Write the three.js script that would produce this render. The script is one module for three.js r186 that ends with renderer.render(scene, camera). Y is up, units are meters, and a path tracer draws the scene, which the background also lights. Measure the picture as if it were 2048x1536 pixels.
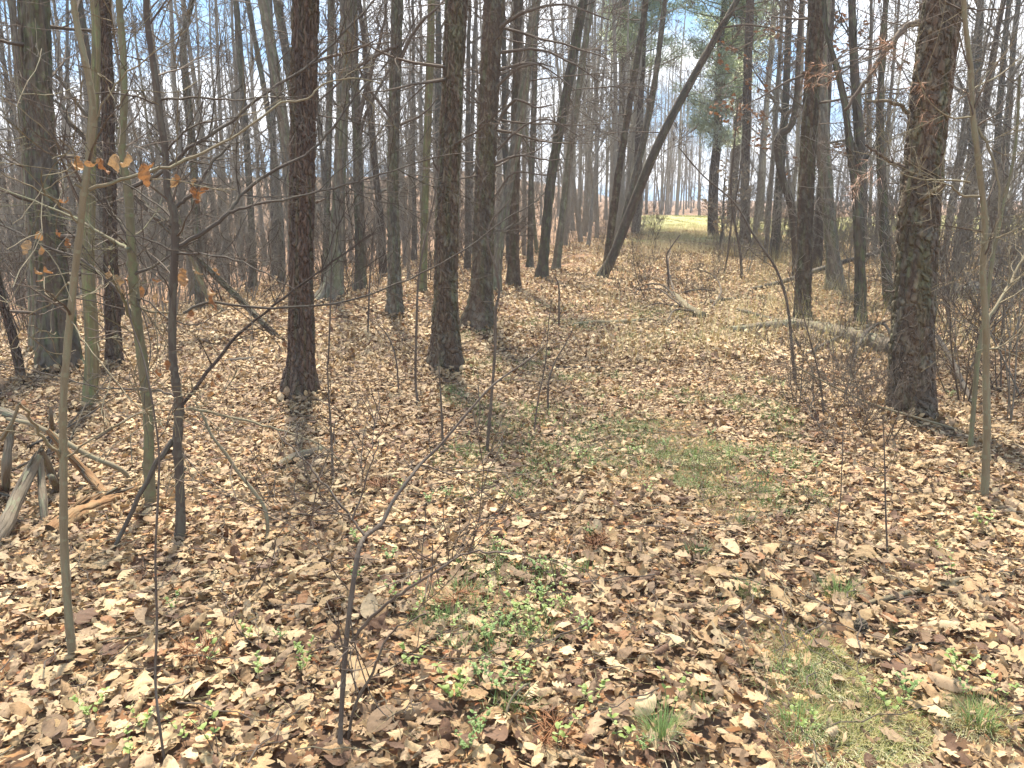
import * as THREE from 'three';
import { mergeGeometries } from 'three/addons/utils/BufferGeometryUtils.js';

// ---------------------------------------------------------------- camera, sky, sun, exposure
const scene = new THREE.Scene();
const DEG = Math.PI / 180, EYE = 1.6, FOV = 53, PITCH = 11.7 * DEG;
const camera = new THREE.PerspectiveCamera(FOV, 4 / 3, 0.05, 900);
camera.position.set(0, EYE, 0);
camera.rotation.set(-PITCH, 0, 0);
camera.updateMatrixWorld();
const renderer = new THREE.WebGLRenderer({ antialias: true });
renderer.setSize(1024, 768);
renderer.toneMapping = THREE.LinearToneMapping;
renderer.toneMappingExposure = 3.15;
renderer.shadowMap.enabled = true;

const SUN_AZ = -7 * DEG, SUN_EL = 54 * DEG;                 // ahead of the camera, a little to the left
const sunDir = new THREE.Vector3(Math.sin(SUN_AZ) * Math.cos(SUN_EL), Math.sin(SUN_EL), -Math.cos(SUN_AZ) * Math.cos(SUN_EL));
const sun = new THREE.DirectionalLight(new THREE.Color(1, 0.90, 0.75), 5.0);
sun.position.copy(sunDir).multiplyScalar(120); sun.target.position.set(0, 0, -15);
sun.castShadow = true; sun.shadow.radius = 9;
sun.shadow.mapSize.set(4096, 4096);
Object.assign(sun.shadow.camera, { left: -70, right: 70, top: 70, bottom: -70, near: 1, far: 300 });
scene.add(sun, sun.target);

// ---------------------------------------------------------------- random numbers and noise
function RNG(seed) { let a = seed >>> 0; const f = () => { a = (a + 0x6D2B79F5) >>> 0; let t = a; t = Math.imul(t ^ (t >>> 15), t | 1); t ^= t + Math.imul(t ^ (t >>> 7), t | 61); return ((t ^ (t >>> 14)) >>> 0) / 4294967296; }; f.r = (a0, b0) => a0 + (b0 - a0) * f(); f.s = (s = 1) => (f() * 2 - 1) * s; f.pick = (l) => l[Math.floor(f() * l.length)]; return f; }
function hash(x, y, s) { let h = Math.imul(x | 0, 374761393) + Math.imul(y | 0, 668265263) + Math.imul(s | 0, 1442695041); h = Math.imul(h ^ (h >>> 13), 1274126177); h ^= h >>> 16; return (h >>> 0) / 4294967296; }
const mod = (a, n) => ((a % n) + n) % n, lerp = (a, b, t) => a + (b - a) * t, clamp = (x, a = 0, b = 1) => Math.min(b, Math.max(a, x));
const smooth = (a, b, x) => { const t = clamp((x - a) / (b - a)); return t * t * (3 - 2 * t); };
function vnoise(x, y, s = 0, px = 1e9, py = 1e9) {
  const xi = Math.floor(x), yi = Math.floor(y), fx = x - xi, fy = y - yi, u = fx * fx * (3 - 2 * fx), v = fy * fy * (3 - 2 * fy);
  const a = mod(xi, px), b = mod(xi + 1, px), c = mod(yi, py), d = mod(yi + 1, py);
  return lerp(lerp(hash(a, c, s), hash(b, c, s), u), lerp(hash(a, d, s), hash(b, d, s), u), v);
}
function fbm(x, y, s = 0, o = 4, px = 1e9, py = 1e9) { let t = 0, a = 0.5, n = 0; for (let i = 0; i < o; i++) { t += a * vnoise(x, y, s + i * 17, px, py); n += a; a *= 0.5; x *= 2; y *= 2; px *= 2; py *= 2; } return t / n; }

// ---------------------------------------------------------------- sky: broken white cloud over blue
{
  const w = 1024, h = 512, data = new Float32Array(w * h * 4);
  for (let j = 0; j < h; j++) for (let i = 0; i < w; i++) {
    const el = ((j + 0.5) / h - 0.5) * Math.PI, az = ((i + 0.5) / w - 0.5) * 2 * Math.PI;
    const y = Math.sin(el), x = Math.cos(el) * Math.cos(az), z = Math.cos(el) * Math.sin(az);
    const k = 1 / (Math.max(y, 0) + 0.22), cx = x * k * 1.5 + 7.3, cz = z * k * 1.5 + 3.1;
    const c = fbm(cx, cz, 5, 6), wv = fbm(cx * 3 + 9, cz * 3, 31, 4);
    const cloud = smooth(0.40, 0.60, c * 0.8 + wv * 0.2 + 0.035), up = clamp(y);
    const bl = [lerp(0.42, 0.14, Math.sqrt(up)), lerp(0.66, 0.40, Math.sqrt(up)), lerp(0.88, 0.82, up)];
    const wh = 0.80 + 0.24 * wv;
    const o = (j * w + i) * 4;
    for (let q = 0; q < 3; q++) data[o + q] = 0.68 * lerp(bl[q] * 0.85, wh * [1, 1.01, 1.04][q], cloud * 0.95);
    data[o + 3] = 1;
  }
  const t = new THREE.DataTexture(data, w, h, THREE.RGBAFormat, THREE.FloatType);
  t.mapping = THREE.EquirectangularReflectionMapping; t.magFilter = THREE.LinearFilter; t.minFilter = THREE.LinearFilter; t.needsUpdate = true;
  scene.background = t; scene.environment = t;
}
scene.fog = new THREE.FogExp2(new THREE.Color(0.80, 0.86, 0.95), 0.0014);

// ---------------------------------------------------------------- the lie of the land
const CREST = [[-40, -40], [0, -13], [8, -8], [11, -5], [14, -2.5], [18.5, 1], [30, 4], [60, 9], [120, 20], [400, 60]];
function crest(d) { for (let i = 1; i < CREST.length; i++) if (d <= CREST[i][0]) { const [a, x] = CREST[i - 1], [b, y] = CREST[i]; return lerp(x, y, (d - a) / (b - a)); } return 60; }
function land(x, z) {
  const d = -z;
  let h = d > 0 ? 0.034 * d * smooth(1, 22, d) : 0;
  const s = (crest(d) - x) * 0.8, sp = s > 12 ? s : Math.log(1 + Math.exp(s * 1.1)) / 1.1 - 0.02;
  h -= Math.min(3.6, 0.12 * Math.max(0, sp)) * (d > 0 ? 1 : 0.3);
  const far = smooth(42, 120, Math.hypot(x, d)) * smooth(-2, 24, s); h += far * 8;
  h += 0.10 * (vnoise(x * 0.45 + 11, z * 0.45, 3) - 0.5) + 0.06 * (vnoise(x * 1.7, z * 1.7 + 5, 4) - 0.5) + 0.4 * (vnoise(x * 0.09, z * 0.09, 8) - 0.5) * smooth(10, 30, d);
  return h;
}
function ray(x, y) { const F = 768 / Math.tan(FOV / 2 * DEG), a = (x - 1024) / F, b = (768 - y) / F, c = Math.cos(PITCH), s = Math.sin(PITCH); return [a, b * c - s, -c - b * s]; }
function at(x, y, d) { const r = ray(x, y), t = d / -r[2]; return new THREE.Vector3(r[0] * t, EYE + r[1] * t, -d); }           // the point seen there at depth d
function ground(x, y) {                                                                                                     // the point of the land seen there
  const r = ray(x, y); let t = 0.5, st = 0.1;
  while (t < 250) { if (EYE + r[1] * t < land(r[0] * t, r[2] * t)) break; t += st; st *= 1.01; }
  let a = t - st, b = t; for (let i = 0; i < 30; i++) { const m = (a + b) / 2; if (EYE + r[1] * m < land(r[0] * m, r[2] * m)) b = m; else a = m; }
  return new THREE.Vector3(r[0] * a, land(r[0] * a, r[2] * a), r[2] * a);
}
const onLand = (x, z, up = 0) => new THREE.Vector3(x, land(x, z) + up, z);
function landNormal(x, z) { const e = 0.15; return new THREE.Vector3(land(x - e, z) - land(x + e, z), 2 * e, land(x, z - e) - land(x, z + e)).normalize(); }
const AXIS = V0(0, -Math.sin(PITCH), -Math.cos(PITCH)); function V0(x, y, z) { return new THREE.Vector3(x, y, z); }
const PXM = (p) => p.clone().sub(camera.position).dot(AXIS) / (768 / Math.tan(FOV / 2 * DEG));   // metres per photo pixel at a point

// ---------------------------------------------------------------- naming
const used = {};
function numbered(n) { const k = used[n] = (used[n] ?? -1) + 1; return k ? `${n}_${String(k).padStart(3, '0')}` : n; }
function tag(o, label, category, group, kind) { o.userData.label = label; if (category) o.userData.category = category; if (group) o.userData.group = group; if (kind) o.userData.kind = kind; return o; }
function thing(name, label, category, pos, group) { const o = new THREE.Group(); o.name = numbered(name); if (pos) o.position.copy(pos); scene.add(o); return tag(o, label, category, group); }
function copy(src, pos, turn, scale, label, group, tilt = 0) { const o = src.clone(); o.name = numbered(src.name.replace(/_\d{3}$/, '')); o.userData = { ...src.userData }; scene.add(o); o.position.copy(pos); o.rotation.set(tilt, turn, tilt * 0.6); o.scale.setScalar(scale); if (label) o.userData.label = label; if (group) o.userData.group = group; return o; }

// ---------------------------------------------------------------- mesh builder
const V3 = (x, y, z) => new THREE.Vector3(x, y, z);
class MB {
  constructor(origin) { this.p = []; this.n = []; this.uv = []; this.ix = []; this.o = origin || V3(0, 0, 0); }
  vert(x, y, z, nx, ny, nz, u, v) { this.p.push(x - this.o.x, y - this.o.y, z - this.o.z); this.n.push(nx, ny, nz); this.uv.push(u, v); return this.p.length / 3 - 1; }
  tube(pts, rad, seg = 5, rough = 0, rnd = null) {
    const n = pts.length, T = V3(), N = V3(), B = V3(), prev = V3(); let v = rnd ? rnd() * 7 : 0, start = this.p.length / 3;
    const rep = Math.max(1, Math.round(rad[0] * 2 * Math.PI / 0.5));
    for (let i = 0; i < n; i++) {
      T.copy(pts[Math.min(n - 1, i + 1)]).sub(pts[Math.max(0, i - 1)]).normalize();
      if (i === 0) { N.set(Math.abs(T.x) > 0.9 ? 0 : 1, Math.abs(T.x) > 0.9 ? 1 : 0, 0.13); } 
      N.addScaledVector(T, -N.dot(T)).normalize(); B.crossVectors(T, N);
      if (i) v += prev.distanceTo(pts[i]); prev.copy(pts[i]);
      for (let k = 0; k <= seg; k++) {
        const a = k / seg * 2 * Math.PI, c = Math.cos(a), s = Math.sin(a); let r = rad[i]; if (rough && rnd && k < seg) r *= 1 + rough * (rnd() - 0.5);
        const nx = N.x * c + B.x * s, ny = N.y * c + B.y * s, nz = N.z * c + B.z * s;
        this.vert(pts[i].x + nx * r, pts[i].y + ny * r, pts[i].z + nz * r, nx, ny, nz, k / seg * rep, v);
      }
      if (rough) { const e = this.p.length - 3, f = e - seg * 3; for (let q = 0; q < 3; q++) this.p[e + q] = this.p[f + q]; }
    }
    for (let i = 0; i < n - 1; i++) for (let k = 0; k < seg; k++) { const a = start + i * (seg + 1) + k, b = a + seg + 1; this.ix.push(a, a + 1, b, a + 1, b + 1, b); }
    for (const [e, s] of [[0, -1], [n - 1, 1]]) if (rad[e] > 0.004) {   // closed ends
      T.copy(pts[e]).sub(pts[e ? e - 1 : 1]).normalize(); const c = this.vert(pts[e].x, pts[e].y, pts[e].z, T.x, T.y, T.z, 0, 0), o = start + e * (seg + 1);
      for (let k = 0; k < seg; k++) s > 0 ? this.ix.push(o + k, o + k + 1, c) : this.ix.push(o + k + 1, o + k, c);
    }
    return this;
  }
  add(geo, m) { const g = geo.attributes, s = this.p.length / 3, v = V3(), nm = new THREE.Matrix3().getNormalMatrix(m); for (let i = 0; i < g.position.count; i++) { v.fromBufferAttribute(g.position, i).applyMatrix4(m); const q = V3().fromBufferAttribute(g.normal, i).applyMatrix3(nm).normalize(); this.vert(v.x, v.y, v.z, q.x, q.y, q.z, g.uv.getX(i), g.uv.getY(i)); } for (let i = 0; i < geo.index.count; i++) this.ix.push(s + geo.index.getX(i)); return this; }
  geo() { const g = new THREE.BufferGeometry(); g.setAttribute('position', new THREE.Float32BufferAttribute(this.p, 3)); g.setAttribute('normal', new THREE.Float32BufferAttribute(this.n, 3)); g.setAttribute('uv', new THREE.Float32BufferAttribute(this.uv, 2)); g.setIndex(this.ix); return g; }
  build(name, mat, parent) { return put(this.geo(), name, mat, parent); }
}
function put(g, name, mat, parent) { const m = new THREE.Mesh(g, mat); m.castShadow = m.receiveShadow = true; m.name = parent ? name : numbered(name); (parent || scene).add(m); return m; }
function curve(pts, n) { if (pts.length < 3) { const o = []; for (let i = 0; i <= n; i++) o.push(pts[0].clone().lerp(pts[1], i / n)); return o; } return new THREE.CatmullRomCurve3(pts, false, 'centripetal').getPoints(n); }
const taper = (a, b, n, pow = 1) => Array.from({ length: n }, (_, i) => lerp(a, b, Math.pow(i / (n - 1), pow)));
function turnFrom(dir, ang, rnd) { const ax = V3(rnd.s(), rnd.s(), rnd.s()); ax.addScaledVector(dir, -ax.dot(dir)).normalize(); return dir.clone().applyAxisAngle(ax, ang); }
// a branch that wanders and forks
function limb(mb, p, dir, len, r, rnd, o, depth) {
  const n = o.steps, pts = [p.clone()], rad = [r], q = p.clone(), d = dir.clone().normalize();
  for (let i = 1; i <= n; i++) { d.x += rnd.s(o.wander); d.y += rnd.s(o.wander) + o.up; d.z += rnd.s(o.wander); d.normalize(); q.addScaledVector(d, len / n); pts.push(q.clone()); rad.push(Math.max(o.thin, r * (1 - 0.85 * i / n))); }
  mb.tube(pts, rad, r > 0.03 ? 6 : r > 0.012 ? 4 : 3, 0, rnd);
  if (depth > 0) { const k = Math.round(o.kids * rnd.r(0.7, 1.3)); for (let j = 0; j < k; j++) { const t = rnd.r(0.18, 1), i = Math.min(n - 1, Math.floor(t * n)), f = t * n - i, s = pts[i].clone().lerp(pts[i + 1], clamp(f)), kd = turnFrom(pts[i + 1].clone().sub(pts[i]).normalize(), rnd.r(0.45, 1.05), rnd); limb(mb, s, kd, len * o.ratio * rnd.r(0.6, 1.2) * (1 - t * 0.4), Math.max(o.thin, rad[i] * 0.55), rnd, o, depth - 1); } }
}
// side twigs along a given line
function twigs(mb, pts, rad, rnd, per, len, o = {}) {
  let L = 0; for (let i = 1; i < pts.length; i++) L += pts[i].distanceTo(pts[i - 1]);
  const n = Math.round(L * per);
  for (let k = 0; k < n; k++) { const t = rnd.r(o.from ?? 0.12, 1) * (pts.length - 1), i = Math.min(pts.length - 2, Math.floor(t)), s = pts[i].clone().lerp(pts[i + 1], t - i), d = turnFrom(pts[i + 1].clone().sub(pts[i]).normalize(), rnd.r(0.5, 1.2), rnd); limb(mb, s, d, len * rnd.r(0.4, 1.3), Math.min(rad[i] * 0.5, o.r ?? 0.006), rnd, { steps: 5, wander: o.wander ?? 0.22, up: o.up ?? 0.03, thin: o.thin ?? 0.0016, kids: o.kids ?? 4, ratio: 0.5 }, o.depth ?? 1); }
}

// ---------------------------------------------------------------- bark: relief fields, textures, materials
function field(kind, w, h) {   // one tile is 0.5 m round by 1 m up
  const f = new Float32Array(w * h), e = new Float32Array(w * h);
  for (let j = 0; j < h; j++) for (let i = 0; i < w; i++) {
    const u = i / w, v = j / h; let a = 0, b = 0;
    if (kind === 'plates') {
      const X = 10, Y = 9, x = u * X + 1.7 * (fbm(u * 9, v * 14, 2, 4, 9, 14) - 0.5), y = v * Y + 1.6 * (fbm(u * 12, v * 10, 9, 4, 12, 10) - 0.5), xi = Math.floor(x), yi = Math.floor(y); let d1 = 9, d2 = 9, id = 0;
      for (let q = -1; q <= 1; q++) for (let p = -1; p <= 1; p++) { const cx = mod(xi + p, X), cy = mod(yi + q, Y), dx = xi + p + 0.15 + 0.7 * hash(cx, cy, 1) - x, dy = (yi + q + 0.15 + 0.7 * hash(cx, cy, 7) - y) * 0.85, dd = Math.hypot(dx, dy); if (dd < d1) { d2 = d1; d1 = dd; id = hash(cx, cy, 21); } else if (dd < d2) d2 = dd; }
      a = smooth(0.02, 0.32, d2 - d1) * (0.5 + 0.5 * id); a += 0.42 * (fbm(u * 24, v * 14, 40, 4, 24, 14) - 0.5); b = id;
    } else if (kind === 'furrows') {
      const wx = u * 10 + 1.6 * (fbm(u * 5, v * 6, 12, 3, 5, 6) - 0.5); const r = Math.abs(2 * fbm(wx, v * 3.0, 3, 2, 10, 3) - 1), r2 = Math.abs(2 * vnoise(wx * 2, v * 5, 13, 20, 5) - 1);
      a = smooth(0.03, 0.5, r) * 0.7 + 0.25 * r2 + 0.25 * (fbm(u * 40, v * 16, 6, 3, 40, 16) - 0.5); b = fbm(u * 6, v * 8, 55, 3, 6, 8);
    } else { a = 0.5 + 0.35 * (fbm(u * 6, v * 30, 3, 3, 6, 30) - 0.5) + 0.25 * (fbm(u * 30, v * 20, 4, 2, 30, 20) - 0.5); b = fbm(u * 5, v * 7, 71, 4, 5, 7); if (hash(Math.floor(u * 16), Math.floor(v * 60), 3) > 0.93) a -= 0.25; }
    f[j * w + i] = a; e[j * w + i] = b;
  }
  const get = (u, v) => { const x = mod(u, 1) * w, y = mod(v, 1) * h, i = Math.floor(x), j = Math.floor(y), fx = x - i, fy = y - j, i1 = (i + 1) % w, j1 = (j + 1) % h, i0 = i % w, j0 = j % h; return lerp(lerp(f[j0 * w + i0], f[j0 * w + i1], fx), lerp(f[j1 * w + i0], f[j1 * w + i1], fx), fy); };
  return { f, e, w, h, get };
}
const FIELDS = { plates: field('plates', 256, 512), furrows: field('furrows', 256, 512), smooth: field('smooth', 256, 512) };
const toS = (c) => Math.round(255 * (c <= 0.0031308 ? c * 12.92 : 1.055 * Math.pow(clamp(c), 1 / 2.4) - 0.055));
function tex(w, h, fn, srgb = true) { const d = new Uint8Array(w * h * 4); for (let j = 0; j < h; j++) for (let i = 0; i < w; i++) { const c = fn(i, j), o = (j * w + i) * 4; for (let q = 0; q < 3; q++) d[o + q] = srgb ? toS(c[q]) : Math.round(clamp(c[q]) * 255); d[o + 3] = 255; } const t = new THREE.DataTexture(d, w, h); t.wrapS = t.wrapT = THREE.RepeatWrapping; t.magFilter = THREE.LinearFilter; t.minFilter = THREE.LinearMipmapLinearFilter; if (srgb) t.colorSpace = THREE.SRGBColorSpace; t.needsUpdate = true; return t; }
const mix3 = (a, b, t) => [lerp(a[0], b[0], t), lerp(a[1], b[1], t), lerp(a[2], b[2], t)];
const BUMP = Object.fromEntries(Object.entries(FIELDS).map(([k, F]) => [k, tex(F.w, F.h, (i, j) => { const a = F.f[j * F.w + i]; return [a, a, a]; }, false)]));
function bark(kind, A, B, lichen, amount, bump) {   // A and B: the two bark colours, lichen: the flecks growing on it
  const F = FIELDS[kind], t = tex(F.w, F.h, (i, j) => { const u = i / F.w, v = j / F.h, b = F.e[j * F.w + i]; let c = mix3(A, B, clamp(b * 0.7 + 0.6 * fbm(u * 12, v * 20, 91, 3, 12, 20) - 0.15)); const l = fbm(u * 9, v * 14, 23, 5, 9, 14); c = mix3(c, lichen, smooth(0.55, 0.68, l) * amount); const g = 0.8 + 0.4 * hash(i, j, 5); return c.map((x) => x * g); });
  const m = new THREE.MeshStandardMaterial({ map: t, roughness: 0.95, bumpMap: BUMP[kind], bumpScale: bump }); m.name = 'bark'; m.userData.field = F; return m;
}
const BK = {
  red: bark('plates', [0.062, 0.040, 0.029], [0.108, 0.077, 0.058], [0.15, 0.12, 0.095], 0.35, 0.02),
  brown: bark('plates', [0.066, 0.046, 0.031], [0.120, 0.092, 0.066], [0.17, 0.16, 0.12], 0.5, 0.02),
  grey: bark('plates', [0.085, 0.070, 0.053], [0.15, 0.13, 0.102], [0.20, 0.205, 0.16], 0.5, 0.016),
  furrow: bark('furrows', [0.058, 0.048, 0.037], [0.11, 0.096, 0.077], [0.115, 0.135, 0.075], 0.5, 0.02),
  oak: bark('furrows', [0.105, 0.09, 0.07], [0.175, 0.158, 0.128], [0.21, 0.215, 0.17], 0.5, 0.014),
  smooth: bark('smooth', [0.105, 0.09, 0.050], [0.17, 0.15, 0.092], [0.14, 0.165, 0.08], 0.6, 0.003),
  dark: bark('smooth', [0.052, 0.040, 0.031], [0.095, 0.076, 0.058], [0.12, 0.12, 0.09], 0.4, 0.004),
  twig: bark('smooth', [0.068, 0.049, 0.036], [0.12, 0.092, 0.068], [0.17, 0.155, 0.125], 0.3, 0.001),
  pale: bark('smooth', [0.135, 0.107, 0.062], [0.215, 0.18, 0.115], [0.18, 0.19, 0.12], 0.5, 0.003),
  dead: bark('furrows', [0.115, 0.086, 0.055], [0.205, 0.168, 0.118], [0.21, 0.23, 0.14], 0.5, 0.012),
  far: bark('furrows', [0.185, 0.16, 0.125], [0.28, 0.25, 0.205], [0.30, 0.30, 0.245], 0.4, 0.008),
  rotten: bark('furrows', [0.15, 0.075, 0.030], [0.25, 0.145, 0.065], [0.2, 0.15, 0.08], 0.4, 0.014),
};
const TINTED = new Map(); function tinted(m) { if (!TINTED.has(m)) { const t = m.clone(); t.vertexColors = true; t.name = 'patchy_bark'; TINTED.set(m, t); } return TINTED.get(m); }
// a trunk with its bark in relief as far up as the eye reaches, and a flared foot
function trunk(pts, rad, mat, parent, o = {}) {
  const F = mat.userData.field, amp = o.amp ?? 0.012, seg = o.seg ?? 48, c = new THREE.CatmullRomCurve3(pts, false, 'centripetal'), L = c.getLength(), rows = [], P0 = parent.position, rnd = RNG(o.seed ?? 5), ph = rnd() * 6, tall = o.tall ?? 5, step = o.step ?? 0.014;
  for (let s = 0; s < L; s += s < tall ? step : s < tall + 2 ? 0.1 : 0.6) rows.push(s); rows.push(L);
  const p = [], uv = [], ix = [], tint = [], N = V3(1, 0, 0.2), B = V3(), rep = Math.max(1, Math.round(rad[0] * 2 * Math.PI / 0.5)), off = rnd() * 3;
  rows.forEach((s) => {
    const t = s / L, q = c.getPointAt(t), T = c.getTangentAt(t); N.addScaledVector(T, -N.dot(T)).normalize(); B.crossVectors(T, N);
    const k = t * (rad.length - 1), i = Math.min(rad.length - 2, Math.floor(k)), r0 = lerp(rad[i], rad[i + 1], k - i);
    for (let m = 0; m <= seg; m++) {
      const u = (m % seg) / seg, a = u * 2 * Math.PI, fl = (o.flare ?? 0.5) * Math.exp(-s / (r0 * 2.0)) * (1 + 0.45 * Math.sin(a * 3 + ph) + 0.3 * Math.sin(a * 5 + ph * 2));
      let r = r0 * (1 + fl + 0.05 * Math.sin(a * 2 + s * 0.7 + ph) + 0.035 * Math.sin(a + s * 1.9)) + (F.get(u * rep, s + off) - 0.55) * amp; if (o.knots) for (const [ks, ka, kr] of o.knots) { const dd = Math.hypot((s - ks), r0 * (mod(a - ka + Math.PI, 2 * Math.PI) - Math.PI)) / kr; r += kr * 0.55 * Math.exp(-dd * dd * 1.5) - kr * 0.9 * Math.exp(-dd * dd * 9); }
      const cc = Math.cos(a), ss = Math.sin(a); p.push(q.x + (N.x * cc + B.x * ss) * r - P0.x, q.y + (N.y * cc + B.y * ss) * r - P0.y, q.z + (N.z * cc + B.z * ss) * r - P0.z); uv.push(m / seg * rep, s + off); const ua = Math.cos(a) * 1.5 + 4, ub = Math.sin(a) * 1.5, pa = smooth(0.42, 0.60, fbm(ua * 1.3 + off * 5, ub * 1.3 + s * 1.1, 61, 4)), pb = smooth(0.54, 0.64, fbm(ua * 2.2, ub * 2.2 + s * 1.8 + off * 9, 83, 5)), pc = smooth(0.60, 0.66, fbm(ua * 5, ub * 5 + s * 5 + off * 3, 19, 4)); let tc = mix3([1.08, 0.98, 0.90], [0.82, 0.83, 0.83], pa); tc = mix3(tc, [0.85, 1.12, 0.70], pb * 0.55); tc = mix3(tc, [1.7, 1.75, 1.6], pc * 0.45); tint.push(...tc);
    }
  });
  for (let i = 0; i < rows.length - 1; i++) for (let k = 0; k < seg; k++) { const a = i * (seg + 1) + k, b = a + seg + 1; ix.push(a, a + 1, b, a + 1, b + 1, b); }
  const g = new THREE.BufferGeometry(); g.setAttribute('position', new THREE.Float32BufferAttribute(p, 3)); g.setAttribute('uv', new THREE.Float32BufferAttribute(uv, 2)); g.setIndex(ix); g.computeVertexNormals();
  g.setAttribute('color', new THREE.Float32BufferAttribute(tint, 3)); const nn = g.attributes.normal; for (let i = 0; i < rows.length; i++) { const a = i * (seg + 1), b = a + seg, v = V3().fromBufferAttribute(nn, a).add(V3().fromBufferAttribute(nn, b)).normalize(); nn.setXYZ(a, v.x, v.y, v.z); nn.setXYZ(b, v.x, v.y, v.z); }
  return put(g, 'trunk', tinted(mat), parent);
}
const PATCHES = [[1590, 1300, 0.17], [1640, 1345, 0.16], [1700, 1410, 0.24], [1740, 1450, 0.2], [1660, 1500, 0.22], [1600, 1440, 0.1], [1965, 1440, 0.13], [1445, 965, 0.3], [1390, 900, 0.34], [1470, 1020, 0.22], [1340, 860, 0.34], [1290, 960, 0.25]].map(([x, y, r]) => [ground(x, y), r]);
const GRASSY = PATCHES.map(([p, r]) => [p.x, p.z, r]);
// ---------------------------------------------------------------- ground
function paintLitter(S, metres, count, seed, palette) {   // dead leaves lying over each other, seen from far off
  const cv = document.createElement('canvas'); cv.width = cv.height = S; const g = cv.getContext('2d'), rnd = RNG(seed);
  g.fillStyle = 'rgb(84,62,42)'; g.fillRect(0, 0, S, S);
  const px = S / metres;
  for (let k = 0; k < count; k++) {
    const x = rnd() * S, y = rnd() * S, a = rnd() * 6.3, L = rnd.r(0.05, 0.13) * px, w = L * rnd.r(0.3, 0.6), c = rnd.pick(palette), q = rnd.r(0.8, 1.15);
    for (const dx of [-S, 0, S]) for (const dy of [-S, 0, S]) { if (x + dx < -L * 2 || x + dx > S + L * 2 || y + dy < -L * 2 || y + dy > S + L * 2) continue; g.save(); g.translate(x + dx, y + dy); g.rotate(a); g.fillStyle = `rgb(${c.map((v) => Math.round(v * q)).join(',')})`; g.beginPath(); g.moveTo(-L / 2, 0); for (let i = 1; i <= 10; i++) { const t = i / 10; g.lineTo(-L / 2 + L * t, -w / 2 * Math.sin(Math.PI * t) * (i % 2 ? 1 : 0.62)); } for (let i = 9; i >= 0; i--) { const t = i / 10; g.lineTo(-L / 2 + L * t, w / 2 * Math.sin(Math.PI * t) * (i % 2 ? 1 : 0.62)); } g.fill(); g.restore(); }
  }
  const t = new THREE.CanvasTexture(cv); t.wrapS = t.wrapT = THREE.RepeatWrapping; t.colorSpace = THREE.SRGBColorSpace; return t;
}
const LEAFTONES = [[168, 132, 92], [150, 112, 74], [186, 152, 110], [128, 92, 60], [110, 72, 46], [140, 110, 84], [160, 128, 98], [120, 84, 52]];
const litterTex = paintLitter(1024, 3, 2600, 4, LEAFTONES);
const M = {};
M.floor = new THREE.MeshStandardMaterial({ map: litterTex, bumpMap: litterTex, bumpScale: 0.02, roughness: 0.95 });
const AX = (n, near, far, grow) => { const o = [0]; let s = near; while (o[o.length - 1] < far) { o.push(o[o.length - 1] + s); s *= grow; } return o; };
const forestFloor = (() => {
  const half = AX(0, 0.1, 260, 1.045), xs = [...half.slice(1).map((v) => -v).reverse(), ...half], fw = AX(0, 0.12, 330, 1.03), zs = [...AX(0, 0.3, 40, 1.25).slice(1).reverse(), ...fw.map((v) => -v)];
  const p = [], uv = [], ix = [];
  zs.forEach((z) => xs.forEach((x) => { p.push(x, land(x, z), z); uv.push(x / 3, z / 3); }));
  for (let j = 0; j < zs.length - 1; j++) for (let i = 0; i < xs.length - 1; i++) { const a = j * xs.length + i, b = a + xs.length; ix.push(a, a + 1, b, b, a + 1, b + 1); }
  const g = new THREE.BufferGeometry(); g.setAttribute('position', new THREE.Float32BufferAttribute(p, 3)); g.setAttribute('uv', new THREE.Float32BufferAttribute(uv, 2)); for (let i = 0; i < ix.length; i += 3) { const t = ix[i + 1]; ix[i + 1] = ix[i + 2]; ix[i + 2] = t; } g.setIndex(ix); g.computeVertexNormals();
  const m = put(g, 'forest_floor', M.floor); return tag(m, 'forest floor rising gently from the camera, covered in dead brown leaves', 'forest floor', null, 'structure');
})();
// the sunlit meadow behind the woods
{
  const rnd = RNG(77), N = 90, p = [], uv = [], ix = [], inside = [];
  const P = (u, v) => { const d = lerp(27.5, 64, v), e = 1.2 * (vnoise(u * 9, v * 9, 4) - 0.5); const c = crest(d); return [lerp(c + 0.9 - 0.01 * d, c + 34, u) + e * (1 - u) * 3, -(d + e * 2.5)]; };
  for (let j = 0; j <= N; j++) for (let i = 0; i <= N; i++) { const [x, z] = P(i / N, j / N); p.push(x, land(x, z) + 0.03, z); uv.push(x / 1.5, z / 1.5); }
  for (let j = 0; j < N; j++) for (let i = 0; i < N; i++) { const a = j * (N + 1) + i, b = a + N + 1; ix.push(a, a + 1, b, b, a + 1, b + 1); }
  const t = tex(256, 256, (i, j) => { const a = fbm(i / 256 * 40, j / 256 * 40, 3, 4, 40, 40), b = fbm(i / 256 * 6, j / 256 * 6, 8, 3, 6, 6); return mix3(mix3([0.22, 0.22, 0.075], [0.18, 0.20, 0.06], a), [0.36, 0.31, 0.16], smooth(0.35, 0.7, b)); });
  const g = new THREE.BufferGeometry(); g.setAttribute('position', new THREE.Float32BufferAttribute(p, 3)); g.setAttribute('uv', new THREE.Float32BufferAttribute(uv, 2)); g.setIndex(ix); g.computeVertexNormals();
  tag(put(g, 'meadow', new THREE.MeshStandardMaterial({ map: t, bumpMap: t, bumpScale: 0.05, roughness: 1 })), 'sunlit green and straw meadow beyond the end of the woodland trail', 'meadow', null, 'structure');
}
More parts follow.
